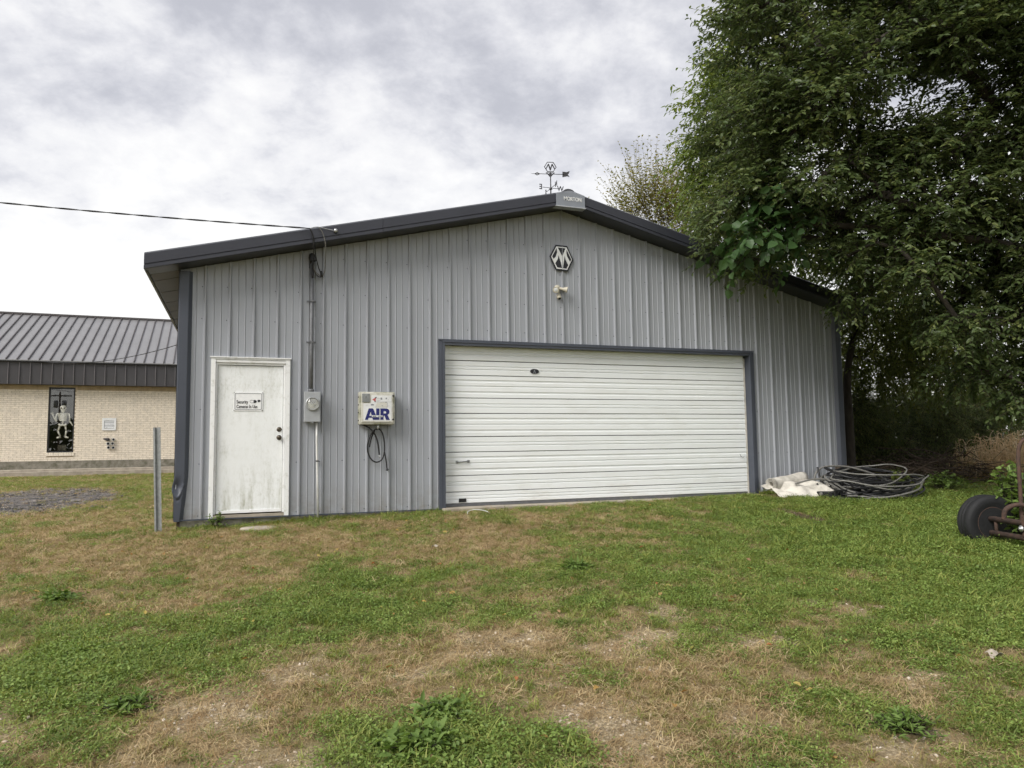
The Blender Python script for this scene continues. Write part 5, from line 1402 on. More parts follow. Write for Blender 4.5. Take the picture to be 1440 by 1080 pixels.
near = [(8.47,-1.12,3.69,0.26,1.3),(9.93,-1.50,3.10,0.26,1.2),(7.84,-0.81,4.02,0.24,1.5),(8.21,-1.03,3.80,0.24,1.5),(8.73,-1.24,3.91,0.30,1.3),(9.69,-1.53,3.22,0.22,1.3),(8.25,-0.48,4.68,0.36,1.2),
        (8.72,-0.24,6.18,0.60),(8.29,-1.86,7.59,0.64),(13.18,-1.86,2.85,0.43),(9.46,-1.44,4.08,0.40),(10.94,-2.67,4.73,0.51),(12.25,-2.84,4.52,0.63),(8.43,-1.74,5.44,0.56),(9.72,-1.02,6.36,0.47),(10.91,-2.48,6.77,0.43),(10.68,-1.70,8.69,0.63),(14.29,-1.95,3.47,0.39),(13.11,-1.79,6.07,0.55),(11.72,-3.06,6.21,0.50),(9.13,-2.32,6.17,0.65),(9.38,-2.54,6.68,0.40),(8.56,-1.38,8.44,0.45),(13.46,-3.05,7.82,0.60),(10.30,-2.07,6.84,0.39),(10.82,-1.18,7.33,0.61),(10.10,-2.48,8.15,0.45),(9.49,-0.75,7.46,0.42),(12.01,-1.57,2.97,0.52),(8.80,-0.50,7.64,0.63),(13.36,-2.58,6.36,0.60),(12.19,-3.34,3.52,0.63),(10.84,-2.93,7.81,0.56),(11.87,-3.58,6.51,0.64),(12.37,-2.10,2.24,0.63),(12.22,-2.37,5.25,0.39),(10.92,-2.47,7.52,0.59),(11.31,-1.64,9.13,0.61),(8.10,-1.14,4.66,0.60),(9.49,-1.61,7.00,0.65),(11.34,-1.31,5.83,0.60),(9.37,-0.73,6.87,0.50),(13.07,-2.10,7.93,0.43),(8.39,-1.37,4.98,0.53),(11.81,-3.26,3.22,0.47),(11.27,-1.58,5.30,0.52),(11.57,-1.80,3.78,0.47),(13.88,-2.11,5.58,0.47),(9.43,-1.85,3.71,0.30),(13.90,-2.11,2.66,0.61),(11.88,-1.85,3.26,0.61),(10.79,-0.90,4.56,0.58),(10.59,-1.15,6.07,0.46),(9.51,-2.43,8.18,0.53),(11.45,-2.36,4.09,0.65),(12.08,-2.99,2.82,0.45),(12.58,-1.46,5.00,0.45),(9.96,-2.71,7.06,0.39),(12.92,-2.38,3.42,0.57),(11.89,-2.25,4.63,0.42),(11.61,-3.18,4.79,0.43),(12.47,-2.90,6.69,0.57),(9.11,-0.71,8.03,0.61),(9.07,-1.27,4.65,0.58),(11.38,-2.11,8.63,0.45),(12.24,-2.75,3.71,0.63),(13.25,-2.17,2.21,0.58),(10.79,-1.63,4.77,0.45),(9.29,-0.98,8.61,0.63),(12.66,-1.75,8.47,0.61),(11.64,-2.46,2.62,0.49),(12.14,-2.39,3.47,0.43),(13.62,-2.49,6.93,0.49),(13.65,-2.44,8.60,0.43),(12.34,-2.17,8.89,0.43),(13.05,-2.95,4.13,0.66),(12.50,-1.61,3.96,0.41),(11.29,-3.14,7.94,0.44),(12.75,-3.15,7.10,0.65),(8.46,-2.02,8.11,0.61),(9.18,-2.15,5.13,0.39),(10.10,-0.69,4.90,0.35),(12.56,-3.24,4.57,0.55),(11.63,-1.61,4.44,0.39),(12.34,-2.28,4.27,0.45),(12.37,-2.89,8.08,0.40),(12.54,-3.01,2.55,0.64),(10.09,-2.51,3.41,0.50),(12.26,-1.69,8.82,0.42),(10.49,-2.43,4.31,0.65),(13.96,-2.55,5.69,0.54),(9.76,-2.02,7.95,0.44),(8.83,-0.65,5.58,0.59),(8.63,-2.24,5.80,0.63),(8.22,-1.56,5.87,0.58),(11.91,-1.09,4.11,0.60),(10.45,-3.05,6.83,0.65),(11.95,-1.82,7.40,0.40),(9.61,-1.62,4.44,0.41),(10.52,-1.28,8.70,0.56),(7.88,-1.78,7.27,0.51),(13.47,-2.04,5.07,0.48),(11.84,-1.49,7.18,0.38),(12.58,-3.02,1.53,0.59),(9.75,-2.33,4.55,0.43),(10.40,-1.00,5.19,0.51),(10.67,-2.66,5.47,0.51),(13.51,-2.36,7.67,0.39),(11.65,-2.54,5.50,0.48),(13.05,-3.25,8.53,0.52),(13.17,-1.76,4.89,0.61),(11.52,-2.15,1.99,0.53),(11.68,-2.71,6.06,0.55),(10.43,-1.44,5.55,0.52),(11.79,-1.50,6.08,0.63),(13.13,-1.68,3.34,0.45),(10.04,-2.40,5.00,0.48),(9.92,-1.52,6.15,0.54),(9.63,-2.22,3.84,0.39),(13.86,-1.91,3.79,0.61),(10.71,-2.63,2.62,0.51),(11.84,-2.93,1.54,0.49),(11.86,-2.51,7.27,0.50),(12.01,-3.42,8.03,0.56),(13.19,-1.86,1.59,0.44),(11.94,-3.20,5.44,0.61),(8.65,-0.45,6.51,0.45),(8.33,-2.01,6.13,0.61),(11.01,-1.21,4.17,0.63),(10.05,-2.70,7.49,0.57),(12.03,-1.92,5.59,0.44),(12.98,-3.34,8.04,0.51),(14.08,-1.86,1.76,0.57),(10.36,-2.03,5.55,0.65),(14.54,-2.17,4.90,0.41),(9.02,-0.40,5.17,0.47),(8.68,-2.29,6.65,0.54),(10.73,-0.69,3.95,0.35),(10.38,-1.61,3.55,0.48),(10.40,-1.06,7.88,0.55),(11.86,-3.17,6.94,0.54),(8.61,-2.16,4.70,0.49),
        (12.5,-3,7,1.8,.5),(12,-2,8.6,1.8,.5),(10.3,-1.5,8.7,1.4,.6),(11.2,-3.0,8.2,1.5,.6),(12,-5.6,6,1.9,.5),(13,-7.2,6.5,2,.4),(11.2,-5.8,8.3,1.6,.5),(14.5,-6,8.2,2.2,.35),(12.8,-7.6,4.6,1.5,.4),(12.4,-4.4,5.2,1.0,.5)]  # out-of-view crown lobes; the front-right ones are added to shade the right wall
near = [l if len(l) == 5 else l + (1.0,) for l in near]
make_tree('overhanging_elm_tree', 'large dark leafy tree whose boughs hang over the right roof edge', (14.3, -2.3, gz_(14.3, -2.3)),
          [(14.3, -2.3, gz_(14.3, -2.3) - .2), (14.15, -2.25, 2.2), (13.6, -2.2, 4.2), (13.0, -2.1, 6.2)], .33, near, 20000, .090, M['leaf_dark'], 3, 12, (.28, .58), .50, .10, flat=.55)
fringe = [(9.39,1.40,7.57,0.34),(9.31,1.71,6.92,0.28),(9.21,1.79,6.41,0.24),(9.58,1.90,6.02,0.42),(9.74,1.69,5.32,0.50),(9.95,1.32,8.55,0.34),(10.48,1.69,7.07,0.90),(10.22,1.49,8.00,0.55),(9.63,1.37,8.15,0.28),(11.6,2.2,5.4,1.1,.5)]
fringe = [l if len(l) == 5 else l + (1.0,) for l in fringe]
make_tree('hackberry_tree', 'tree with bright backlit leaves reaching over the right roof slope', (12.4, 3.2, .05), [(12.4, 3.2, -.1), (12.3, 3.1, 2.5), (11.9, 2.9, 4.8), (11.3, 2.6, 6.4)], .16, fringe, 1700, .12, M['leaf_fringe'], 8, 11, (.4, .85), .42, .45, limb_r=.045)
yel = [(11.26,7.55,7.55,0.6),(11.74,7.35,7.75,0.7),(12.12,7.25,7.3,0.8),(12.89,7.51,7.28,0.9),(10.99,7.69,7.05,0.45),(12.4,7.5,6.3,1.1)]
make_tree('yellowing_tree', 'small yellowing tree rising behind the right roof slope', (13.0, 8.2, .05), [(13.0, 8.2, -.1), (12.8, 8.0, 3), (12.4, 7.7, 5.5)], .12, yel, 900, .09, M['leaf_yellow'], 12, 12, (.6, 1.2), .5, .0, upright=.9, limb_r=.03)
broad = [(8.36,-1.45,4.72,0.36),(8.52,-1.50,4.34,0.40),(8.05,-1.40,4.10,0.36),(8.73,-1.55,4.12,0.38),(7.85,-1.32,3.88,0.26)]
make_tree('catalpa_tree', 'tree with broad bright green leaves on a bough before the right roof edge', (13.6, -3.9, gz_(13.6, -3.9)), [(13.6, -3.9, gz_(13.6, -3.9) - .2), (13.4, -3.8, 2.0), (12.2, -3.0, 3.6), (10.2, -2.1, 4.1), (8.9, -1.6, 4.25)], .11, broad, 74, .17, M['leaf_broad'], 21, 7, (.3, .5), .78, .5, limb_r=.03)
corner = [(12.47,.64,3.43,.8),(13.47,.72,3.12,.8),(12.2,.75,3.9,.8),(14.0,.6,3.5,.9),(13.4,1.29,2.4,.75),(12.45,.95,2.55,.55),(12.9,.9,4.6,1.0),(14.6,.9,2.5,.8)]
make_tree('corner_tree', 'slim dark trunked tree growing against the right corner of the shed', (11.66, .55, .05), [(11.66, .55, -.1), (11.68, .55, 1.2), (11.75, .6, 2.2), (12.1, .65, 3.2), (12.4, .7, 4.2)], .10, corner, 1700, .08, M['leaf_back'], 31, 13, (.3, .6), .45, .3, limb_r=.03)
wood = [('tall dark woodland tree behind the dry stalks', (18.4, 4.8), 6.0, 2.3, 41), ('rounded low woodland tree beyond the brush pile', (15.6, 6.8), 5.0, 2.3, 42), ('woodland tree farthest right behind the implement', (22.5, 1.2), 8, 3.0, 43)]
for lb, (tx, ty_), hh, rad, sd_ in wood:
    rq = random.Random(sd_); b0 = gz_(tx, ty_); lobs = []
    for q in range(11):
        a = rq.uniform(0, 2 * PI); z = rq.uniform(.22, .95) * hh; rr_ = rad * math.sin(PI * min(.95, max(.18, z / hh))) * rq.uniform(.25, .75)
        lobs.append((tx + rr_ * math.cos(a), ty_ + rr_ * math.sin(a), z, rad * rq.uniform(.32, .5)))
    make_tree('woodland_tree', lb, (tx, ty_, b0), [(tx, ty_, b0 - .2), (tx + .1, ty_, hh * .3), (tx - .1, ty_ + .1, hh * .6), (tx, ty_, hh * .85)], .2, lobs, 1150, .12, M['leaf_back'], sd_, 11, (.5, 1.0), .5, .3, True, limb_r=.05, group='woodland trees beyond the yard')
for i, (lb, cx, cy, hh, rad, sd_) in enumerate([('grey green willowy shrub left of the brush pile', 13.3, 2.4, 1.9, .9, 61), ('grey green shrub leaning over the middle of the brush pile', 14.6, 1.9, 1.7, 1.0, 62), ('shrub with pale drooping leaves beside the dry stalks', 15.9, 2.4, 2.0, 1.1, 63), ('dense low shrub against the back of the corner tree', 12.5, 1.9, 2.2, .8, 64), ('dark shrub behind the dry stalks', 17.2, 1.9, 2.1, 1.2, 65)]):
    rq = random.Random(sd_); b0 = gz_(cx, cy)
    lobs = [(cx + rq.uniform(-.7, .7) * rad, cy + rq.uniform(-.6, .6) * rad, b0 + rq.uniform(.25, .85) * hh, rad * rq.uniform(.35, .55)) for _ in range(8)]
    make_tree('shrub', lb, (cx, cy, b0), [(cx, cy, b0 - .1), (cx + .05, cy, b0 + hh * .3), (cx, cy + .05, b0 + hh * .6)], .05, lobs, 1300, .085, M['leaf_willow'], sd_, 12, (.35, .7), .26, .45, True, limb_r=.018, cat='shrub', group='shrubs at the wood edge')

# distant tree line all round the fields
M['far_leaf'] = leaf_material('far_tree_line', [(.03, .045, .018), (.045, .06, .022), (.07, .08, .03)], .2, .8)
rg = np.random.default_rng(99)
n = 26000; ang = rg.uniform(0, 2 * PI, n); rad_ = rg.uniform(150, 190, n)
hgt = 5 + 7 * fbm(np.cos(ang) * 9, np.sin(ang) * 9, 1.3, 5)
pos = np.stack([rad_ * np.cos(ang), rad_ * np.sin(ang), rg.random(n) ** .7 * hgt - .3], 1)
V, Q, R_ = leaf_mesh(pos, rg.normal(size=(n, 3)), rg.normal(size=(n, 3)), rg.uniform(1.2, 2.6, n), rg.uniform(.9, 1.9, n), rg.random(n), simple=True)
tag(link(bpy.data.objects.new('far_tree_line', mesh_np('far_tree_line', V, Q, {'rnd': ('FACE', R_)}, M['far_leaf']))), 'low dark tree line along the far field edge', 'trees', kind='stuff')

# ---------------------------------------------------------------- brush pile and dry stalks
rq = random.Random(5); bp = MB()
for i in range(330):
    x = rq.uniform(12.0, 14.9); y = rq.uniform(-.35, 1.1); b0 = gz_(x, y); hh = .55 * (1 - abs((x - 13.5) / 1.8) ** 2)
    z = b0 + rq.random() * max(.1, hh); a = rq.uniform(0, 2 * PI); l = rq.uniform(.3, 1.1); el = rq.uniform(-.25, .45)
    d_ = Vector((math.cos(a) * math.cos(el), math.sin(a) * math.cos(el), math.sin(el)))
    p0_ = Vector((x, y, z)); pm = p0_ + d_ * l * .5 + Vector((rq.uniform(-.08, .08), rq.uniform(-.08, .08), rq.uniform(-.03, .1))); p1_ = p0_ + d_ * l + Vector((0, 0, rq.uniform(-.1, .05)))
    r0 = rq.choice((.004, .005, .006, .009, .014))
    for q in (p0_, pm, p1_): q.z = max(q.z, gz_(q.x, q.y) + .01)
    bp.tube([p0_, pm, p1_], [r0, r0 * .8, r0 * .4], 4, cap=False)
tag(bp.build('brush_pile', M['brush'], None, recalc=False), 'tangle of dead brown branches heaped between cables and dry stalks', 'brush pile', kind='stuff')

M['straw'] = leaf_material('dry_straw_blades', [(.52, .39, .23), (.66, .52, .33), (.78, .64, .44), (.60, .45, .27)], .3, .7, hue=.5)
rg = np.random.default_rng(15); Vs, Qs, Rs, off = [], [], [], 0
for i in range(260):
    x = rg.uniform(14.55, 17.6); y = rg.uniform(-.9, .9); b0 = gz_(x, y); hh = rg.uniform(.55, 1.0) * (0.78 + .25 * min(1, (x - 14.5) / .6))
    lean = rg.normal(size=2) * .09
    def ribbon(p, w0, w1, side):
        global off
        p = np.array(p); m_ = len(p); w = np.linspace(w0, w1, m_)[:, None]
        Vs.append(np.stack([p - side * w, p + side * w], 1).reshape(-1, 3)); q = np.arange(m_ - 1)[:, None] * 2
        Qs.append(off + q + np.array([[0, 1, 3, 2]])); Rs.append(np.full(m_ - 1, rg.random())); off += 2 * m_
    t = np.linspace(0, 1, 4); ribbon([(x + lean[0] * q, y + lean[1] * q, b0 + hh * q) for q in t], .006, .004, np.array([.8, -.6, 0]))
    for j in range(7):
        f0_ = rg.uniform(.15, 1.0); a = rg.uniform(0, 2 * PI); l = rg.uniform(.22, .5); up_ = rg.uniform(.3, .8)
        o_ = np.array([x + lean[0] * f0_, y + lean[1] * f0_, b0 + hh * f0_]); dr_ = np.array([math.cos(a), math.sin(a), 0])
        pts_ = [o_ + dr_ * l * q * (1 - .25 * q) + np.array([0, 0, l * (up_ * q - 1.25 * q * q)]) for q in np.linspace(0, 1, 6)]
        sd3 = np.array([-dr_[1], dr_[0], rg.uniform(-.5, .5)]); ribbon(pts_, rg.uniform(.010, .017), .003, sd3)
tag(link(bpy.data.objects.new('dry_stalks', mesh_np('dry_stalks', np.concatenate(Vs), np.concatenate(Qs), {'rnd': ('FACE', np.concatenate(Rs))}, M['straw']))), 'stand of tan dry stalks with drooping blades at the right edge', 'dry stalks', kind='stuff')

# leafy weeds: over the implement and by the coil
M['weed'] = leaf_material('lush_weed_leaves', [(.10, .165, .035), (.14, .22, .05), (.19, .275, .075)], .35, .5)
M['weed_pale'] = leaf_material('pale_weed_leaves', [(.085, .13, .03), (.12, .16, .045), (.16, .19, .05)], .35, .5)
def weed(name, label, c, rx, ry, h, n, ll, mat, seed, width=.75, cat='weed', group=None):
    rg = np.random.default_rng(seed); t = thing(name, label, cat, (c[0], c[1], c[2]), 0, group); B = np.array(c, float)
    u_ = rg.normal(size=(n, 2)) * .5; base = B + np.stack([u_[:, 0] * rx * .3, u_[:, 1] * ry * .3, np.zeros(n)], 1)
    tip = B + np.stack([u_[:, 0] * rx, u_[:, 1] * ry, h * (1 - .55 * np.clip((u_ ** 2).sum(1), 0, 1.2)) * rg.uniform(.45, 1.1, n)], 1)
    tv, tq = twig_tubes(base, tip, np.full(n, .004), np.full(n, .002))
    k = 4; P = np.repeat(tip, k, 0) - np.repeat(tip - base, k, 0) * np.tile(np.array([0, .12, .25, .4]), n)[:, None]
    d = rg.normal(size=(n * k, 3)) * np.array([[1, 1, .35]]) + np.array([[0, 0, .1]]); LL = ll * rg.uniform(.6, 1.2, n * k)
    V, Q, R_ = leaf_mesh(P, d, np.array([[0, 0, 1.]]) + rg.normal(size=(n * k, 3)) * .4, LL, LL * width, rg.random(n * k))
    link(bpy.data.objects.new('leaves', mesh_np('leaves', V - B, Q, {'rnd': ('FACE', R_)}, mat)), t); link(bpy.data.objects.new('stems', mesh_np('stems', tv - B, tq, None, M['twig'])), t)
    return t
ip = ipt(.02, .30, -.2)
weed('vine_weed', 'bushy green weed growing up through the rusty implement', (ip.x, ip.y, gz_(ip.x, ip.y)), .32, .32, .80, 230, .075, M['weed'], 71)
ip = ipt(.55, .30, -.2)
weed('vine_weed', 'bushy green weed at the right frame edge behind the lever bar', (ip.x, ip.y, gz_(ip.x, ip.y)), .30, .30, .40, 110, .07, M['weed'], 72)
weed('young_sapling', 'yellow green leafy sprout poking up through the cable coil', (10.93, -1.25, gz_(10.93, -1.25)), .22, .2, .42, 34, .085, M['weed_pale'], 73)
weed('leafy_weed', 'short green weed at the right foot of the cable coil', (12.3, -.9, gz_(12.3, -.9)), .5, .35, .3, 90, .07, M['weed'], 74)
weed('leafy_weed', 'small weed sprouting at the foot of the entry door frame', (0.50, -.12, gz_(.5, -.12)), .16, .10, .22, 26, .05, M['weed'], 75, .4)
for lb, x, y, s_, sd_ in (('rosette of long leaves at the lower left of the lawn', .23, -6.02, .19, 81), ('bright leafy clump left of centre at the bottom', 1.73, -6.74, .17, 82), ('bright leafy clump at the very bottom of the lawn', 1.56, -7.02, .19, 83), ('broad leafy clump at the lower right', 3.73, -7.70, .2, 84), ('small tuft of leaves in the dry grass far left', -.60, -3.44, .15, 86), ('leafy clump in mid lawn before the garage door', 3.7, -4.13, .18, 87)):
    s_ *= .8
    weed('lawn_weed', lb, (x, y, gz_(x, y)), s_ * (1.0 + .1 * (sd_ % 4)), s_ * (.9 + .12 * (sd_ % 3)), s_ * .5, 46 + 9 * (sd_ % 5), .05 + .008 * (sd_ % 4), M['weed'], sd_, .28 + .07 * (sd_ % 3), 'weed', 'leafy weeds in the lawn')

# ---------------------------------------------------------------- lawn: scattered tufts
protos = bpy.data.collections.new('lawn_prototypes')      # not linked to the scene
def proto(name, V, Q, mat):
    o = bpy.data.objects.new(name, mesh_np(name, V, Q, None, mat)); return o
def blades(n, lmin, lmax, w, tilt0, tilt1, spread, rg):
    Vs, Qs = [], []; o = 0
    for i in range(n):
        a = rg.uniform(0, 2 * PI); t0 = rg.uniform(tilt0, tilt1); l = rg.uniform(lmin, lmax); b = np.array([rg.normal() * spread, rg.normal() * spread, -.004])
        d = np.array([math.cos(a), math.sin(a), 0]); s_ = np.array([-d[1], d[0], 0]) * w * rg.uniform(.7, 1.2)
        pts = [b + d * l * f * math.sin(t0 * (.6 + .7 * f)) + np.array([0, 0, l * f * math.cos(t0 * (.6 + .7 * f))]) for f in (0, .5, 1)]
        Vs += [pts[0] - s_ * .6, pts[0] + s_ * .6, pts[1] - s_, pts[1] + s_, pts[2] - s_ * .15, pts[2] + s_ * .15]
        Qs += [(o, o + 1, o + 3, o + 2), (o + 2, o + 3, o + 5, o + 4)]; o += 6
    return np.array(Vs), np.array(Qs)
def clover(n, ll, rad, h, rg, width=.8):
    p = np.stack([rg.normal(size=n) * rad, rg.normal(size=n) * rad, rg.uniform(.15, 1, n) * h], 1)
    d = rg.normal(size=(n, 3)) * np.array([[1, 1, .3]]); LL = ll * rg.uniform(.6, 1.3, n)
    V, Q, _ = leaf_mesh(p, d, np.array([[0, 0, 1.]]) + rg.normal(size=(n, 3)) * .35, LL, LL * width, np.zeros(n)); return V, Q
M['g_green'] = leaf_material('lawn_green', [(.112, .152, .030), (.165, .214, .045), (.228, .278, .064), (.32, .345, .095)], .3, .6, 'object', .5)
M['g_clover'] = leaf_material('lawn_clover', [(.092, .150, .030), (.142, .214, .045), (.19, .275, .062), (.265, .345, .09)], .25, .5, 'object', .5)
M['g_dry'] = leaf_material('lawn_dry', [(.26, .18, .085), (.42, .315, .165), (.57, .46, .27), (.33, .215, .10)], .2, .8, 'object', .5)
M['g_olive'] = leaf_material('lawn_olive', [(.16, .155, .045), (.24, .22, .072), (.33, .28, .11), (.20, .21, .055)], .25, .7, 'object', .5)
M['pebble'] = leaf_material('limestone_pebbles', [(.33, .265, .195), (.48, .405, .315), (.64, .575, .48), (.40, .32, .235)], 0.0, .9, 'object')
M['fallen'] = leaf_material('fallen_leaves', [(.30, .20, .06), (.36, .15, .06), (.45, .36, .10), (.28, .16, .10)], .2, .7, 'object')
rg = np.random.default_rng(200)
PR = {}
PR['grass'] = [proto('p_grass', *blades(16, .035, .085, .0020, .4, 1.25, .018, rg), M['g_green']) for _ in range(4)]
PR['clover'] = [proto('p_clover', *clover(46, .0105, .038, .026, rg), M['g_clover']) for _ in range(4)]
PR['dry'] = [proto('p_dry', *blades(20, .03, .085, .0013, .95, 1.5, .028, rg), M['g_dry']) for _ in range(4)]
PR['olive'] = [proto('p_olive', *blades(18, .03, .065, .0016, .5, 1.35, .022, rg), M['g_olive']) for _ in range(3)]
def pebble_proto():
    b = MB().ico((0, 0, 0), 1.0, 1, (1, .8, .55), .22)
    me = b.build('p_pebble', M['pebble'], None, mesh_only=True); return bpy.data.objects.new('p_pebble', me)
PR['pebble'] = [pebble_proto() for _ in range(3)]
M['rubble'] = leaf_material('grey_rubble', [(.07, .066, .063), (.14, .13, .12), (.24, .22, .20), (.10, .095, .09)], 0.0, .9, 'object')
PR['rubble'] = [pebble_proto() for _ in range(3)]
for p_ in PR['rubble']: p_.name = 'p_rubble'; p_.data.materials.clear(); p_.data.materials.append(M['rubble'])
V, Q, _ = leaf_mesh(np.zeros((1, 3)), np.array([[1., 0, 0]]), np.array([[0, 0, 1.]]), np.array([.06]), np.array([.035]), np.zeros(1), fold=.5)
PR['fallen'] = [proto('p_leaf', V, Q, M['fallen'])]

def scatter(name, label, cat, key, pts, scl, tilt=.15, sink=0.0):
    n = len(pts); rg = np.random.default_rng(len(pts))
    me = bpy.data.meshes.new(name); me.vertices.add(n); me.vertices.foreach_set('co', np.ascontiguousarray(pts, dtype=np.float32).ravel())
    rot = np.stack([rg.normal(size=n) * tilt, rg.normal(size=n) * tilt, rg.uniform(0, 2 * PI, n)], 1).astype(np.float32)
    a = me.attributes.new('rot', 'FLOAT_VECTOR', 'POINT'); a.data.foreach_set('vector', rot.ravel())
    a = me.attributes.new('scl', 'FLOAT', 'POINT'); a.data.foreach_set('value', scl.astype(np.float32))
    o = link(bpy.data.objects.new(name, me)); tag(o, label, cat, kind='stuff')
    col = bpy.data.collections.new('source_' + name)
    for p in PR[key]: col.objects.link(p)
    ng = bpy.data.node_groups.new('scatter_' + name, 'GeometryNodeTree')
    ng.interface.new_socket('Geometry', in_out='INPUT', socket_type='NodeSocketGeometry'); ng.interface.new_socket('Geometry', in_out='OUTPUT', socket_type='NodeSocketGeometry')
    N, L = ng.nodes, ng.links; gi = N.new('NodeGroupInput'); go = N.new('NodeGroupOutput')
    iop = N.new('GeometryNodeInstanceOnPoints'); ci = N.new('GeometryNodeCollectionInfo'); ci.inputs[0].default_value = col
    ci.inputs['Separate Children'].default_value = True; ci.inputs['Reset Children'].default_value = True
    def at(nm, ty):
        q = N.new('GeometryNodeInputNamedAttribute'); q.data_type = ty; q.inputs['Name'].default_value = nm; return q.outputs['Attribute']
    e2r = N.new('FunctionNodeEulerToRotation')
    L.new(at('rot', 'FLOAT_VECTOR'), e2r.inputs[0]); L.new(e2r.outputs[0], iop.inputs['Rotation']); L.new(at('scl', 'FLOAT'), iop.inputs['Scale'])
    rv = N.new('FunctionNodeRandomValue'); rv.data_type = 'INT'
    rv.inputs[4].default_value = 0; rv.inputs[5].default_value = len(PR[key]) - 1
    L.new(rv.outputs[2], iop.inputs['Instance Index']); iop.inputs['Pick Instance'].default_value = True
    L.new(gi.outputs[0], iop.inputs['Points']); L.new(ci.outputs[0], iop.inputs['Instance']); L.new(iop.outputs[0], go.inputs[0])
    md_ = o.modifiers.new('scatter', 'NODES'); md_.node_group = ng
    return o

def candidates(n, seed):
    """random spots over the yard, thinning out with distance from the driveway end"""
    rg = np.random.default_rng(seed)
    x = rg.uniform(-9, 17, n); y = rg.uniform(-9.6, 19, n)
    cx, cy = CAM.x, CAM.y
    dist = np.hypot(x - cx, y - cy)
    fx, fy = .3467, .938
    dep = (x - cx) * fx + (y - cy) * fy; lat = (x - cx) * fy - (y - cy) * fx
    ok = (dep > 1.2) & (np.abs(lat) < dep * .80 + 1.5)
    ok &= ~((x > 0.02) & (x < 11.0) & (y > -.02) & (y < 12.3))
    ok &= ~((x > GX0 - .05) & (x < GX1 + .08) & (y > -.17) & (y < 0)); ok &= ~((x > 11) & (y > 1.6)); ok &= ~((x > 8.82) & (x < 10.05) & (y > -.36 - .78 * (.45 + .6 * (x - 8.84) / 1.22) + .06)); ok &= ~(((x - 10.41) / .8) ** 2 + ((y + 1.13) / .55) ** 2 < 1); ok &= y < 19.2 - np.clip(x, -9, 0) * 0
    ok &= rg.random(n) < np.clip((6.0 / np.maximum(dist, 1)) ** 1.25, .03, 1)
    return x[ok], y[ok], dist[ok], rg
def place(key, name, label, cat, n, seed, wfun, s0, s1, tilt=.15, far_gain=.035):
    x, y, dist, rg = candidates(n, seed); ba, dr, gr, gv, lu = masks(x + rg.normal(size=len(x)) * .055, y + rg.normal(size=len(x)) * .065)
    k = rg.random(len(x)) < wfun(ba, dr, gr, gv, lu, x, y, rg); x, y, dist = x[k], y[k], dist[k]; lu = lu[k]
    sc_ = rg.uniform(s0, s1, len(x)) * (1 + far_gain * np.clip(dist - 6, 0, 14)); 
    if key in ('grass', 'clover'): sc_ = sc_ * (1 + .45 * np.clip(lu, 0, 1))
    return scatter(name, label, cat, key, np.stack([x, y, ground_z(x, y)], 1), sc_, tilt)
place('grass', 'lawn_grass', 'short green grass tufts of the lawn', 'grass', 420000, 301, lambda b, d, g, v, l, x, y, r: np.clip(g * .95 + .10 - b * .5, 0, 1) * (1 - v), .6, 1.25)
place('clover', 'lawn_clover', 'low clover and broadleaf ground cover in the lawn', 'ground cover', 420000, 302, lambda b, d, g, v, l, x, y, r: np.clip(g * .75 - .06 + .2 * l - b * .6, 0, 1) * (1 - v) * np.where(y > 2, .3, 1), .7, 1.35)
place('dry', 'dry_thatch', 'brown dry grass thatch of the lawn', 'dry grass', 480000, 303, lambda b, d, g, v, l, x, y, r: np.clip(.46 + d * .7 - g * .16 - .42 * l - b * .62, 0, 1) * (1 - .9 * v), .7, 1.3, .2)
place('olive', 'olive_grass', 'thin olive grass between green and dry patches', 'grass', 300000, 304, lambda b, d, g, v, l, x, y, r: np.clip(.50 + .2 * d - .75 * b - .32 * l, 0, 1) * (1 - .85 * v), .6, 1.2)
x, y, dist, rg = candidates(360000, 305); ba, dr, gr, gv, lu = masks(x, y); k = rg.random(len(x)) < np.clip(ba * .95 + .012 + gv * .10 - .3 * gr - .85 * LAST_SOIL, 0.004, 1); x, y = x[k], y[k]
scatter('pebbles', 'pale limestone pebbles in the bare patches', 'pebbles', 'pebble', np.stack([x, y, ground_z(x, y) + .001], 1), np.clip(rg.lognormal(-5.2, .45, len(x)), .0025, .016), .5)
x, y, dist, rg = candidates(500000, 307); k = (x < -.6) & (y > 0); x, y, dist = x[k], y[k], dist[k]; gv = masks(x, y)[3]; k = rg.random(len(x)) < gv * .5; x, y = x[k], y[k]
scatter('gravel_rubble', 'grey broken rubble on the gravel patch at the left', 'rubble', 'rubble', np.stack([x, y, ground_z(x, y) + .002], 1), np.clip(rg.lognormal(-4.1, .5, len(x)), .006, .06), .5)
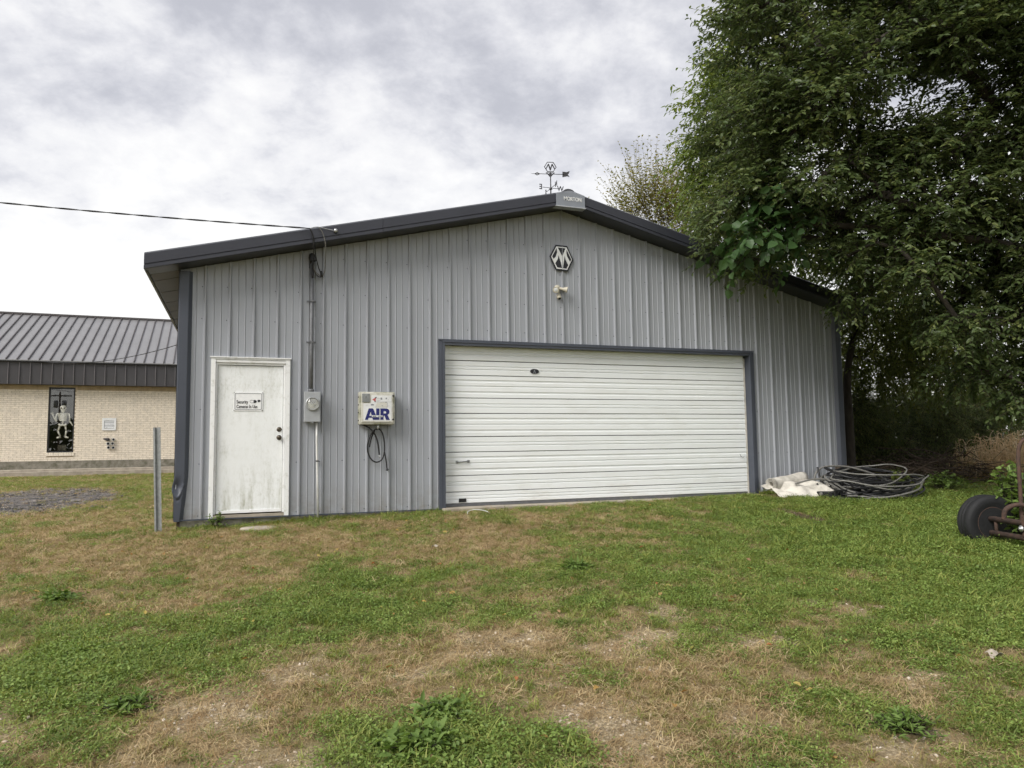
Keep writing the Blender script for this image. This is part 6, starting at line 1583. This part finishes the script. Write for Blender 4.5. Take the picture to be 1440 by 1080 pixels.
x, y, dist, rg = candidates(2600, 306); k = (y < -.3); x, y = x[k], y[k]
scatter('fallen_leaves', 'scattered fallen yellow and brown leaves on the lawn', 'fallen leaves', 'fallen', np.stack([x, y, ground_z(x, y) + .03], 1), rg.uniform(.5, 1.0, len(x)), .35)

rg = np.random.default_rng(310); x = rg.uniform(.05, 10.9, 1500); y = -np.abs(rg.normal(size=1500)) * .07 - .035
k = ~((x > GX0 - .1) & (x < GX1 + .1)) & (rg.random(1500) < .35 + .65 * (fbm(x, y * 0, 1.3, 61) > .48)); x, y = x[k], y[k]
scatter('wall_foot_grass', 'longer uncut grass along the foot of the shed wall', 'grass', 'grass', np.stack([x, y, ground_z(x, y)], 1), rg.uniform(.8, 1.9, len(x)), .2)

# bits of litter on the lawn
def scrap(label, x, y, s_, rot):
    z = gz_(x, y) + .035; mb = MB(); n_ = 5
    for j in range(n_ + 1):
        for i in range(n_ + 1):
            u_, v_ = i / n_ - .5, j / n_ - .5
            a, b = u_ * s_ * 1.6, v_ * s_
            mb.v.append((x + a * math.cos(rot) - b * math.sin(rot), y + a * math.sin(rot) + b * math.cos(rot), z + s_ * (.18 * math.sin(7 * u_ + 3 * v_) + .15 * math.cos(5 * v_ - 2 * u_))))
    for j in range(n_):
        for i in range(n_):
            a = j * (n_ + 1) + i; mb.f.append((a, a + 1, a + n_ + 2, a + n_ + 1))
    o = mb.build('paper_scrap', M['concrete_light'], None, recalc=False); o.modifiers.new('thick', 'SOLIDIFY').thickness = .001
    tag(o, label, 'litter')
scrap('crumpled white scrap in the grass before the garage door', 2.73, -2.69, .045, .4)
scrap('pale crumpled scrap in the grass at the lower right edge', 5.02, -7.18, .065, 1.0)
cz_ = gz_(3.89, -.53)
tag(MB().tube(smooth_path([(3.72, -.60, cz_ + .01), (3.76, -.52, cz_ + .045), (3.88, -.50, cz_ + .06), (4.0, -.54, cz_ + .04), (4.05, -.60, cz_ + .01)]), .006, 6).build('white_cord', M['pvc']), 'short curl of white cord in the grass at the garage threshold', 'cord')
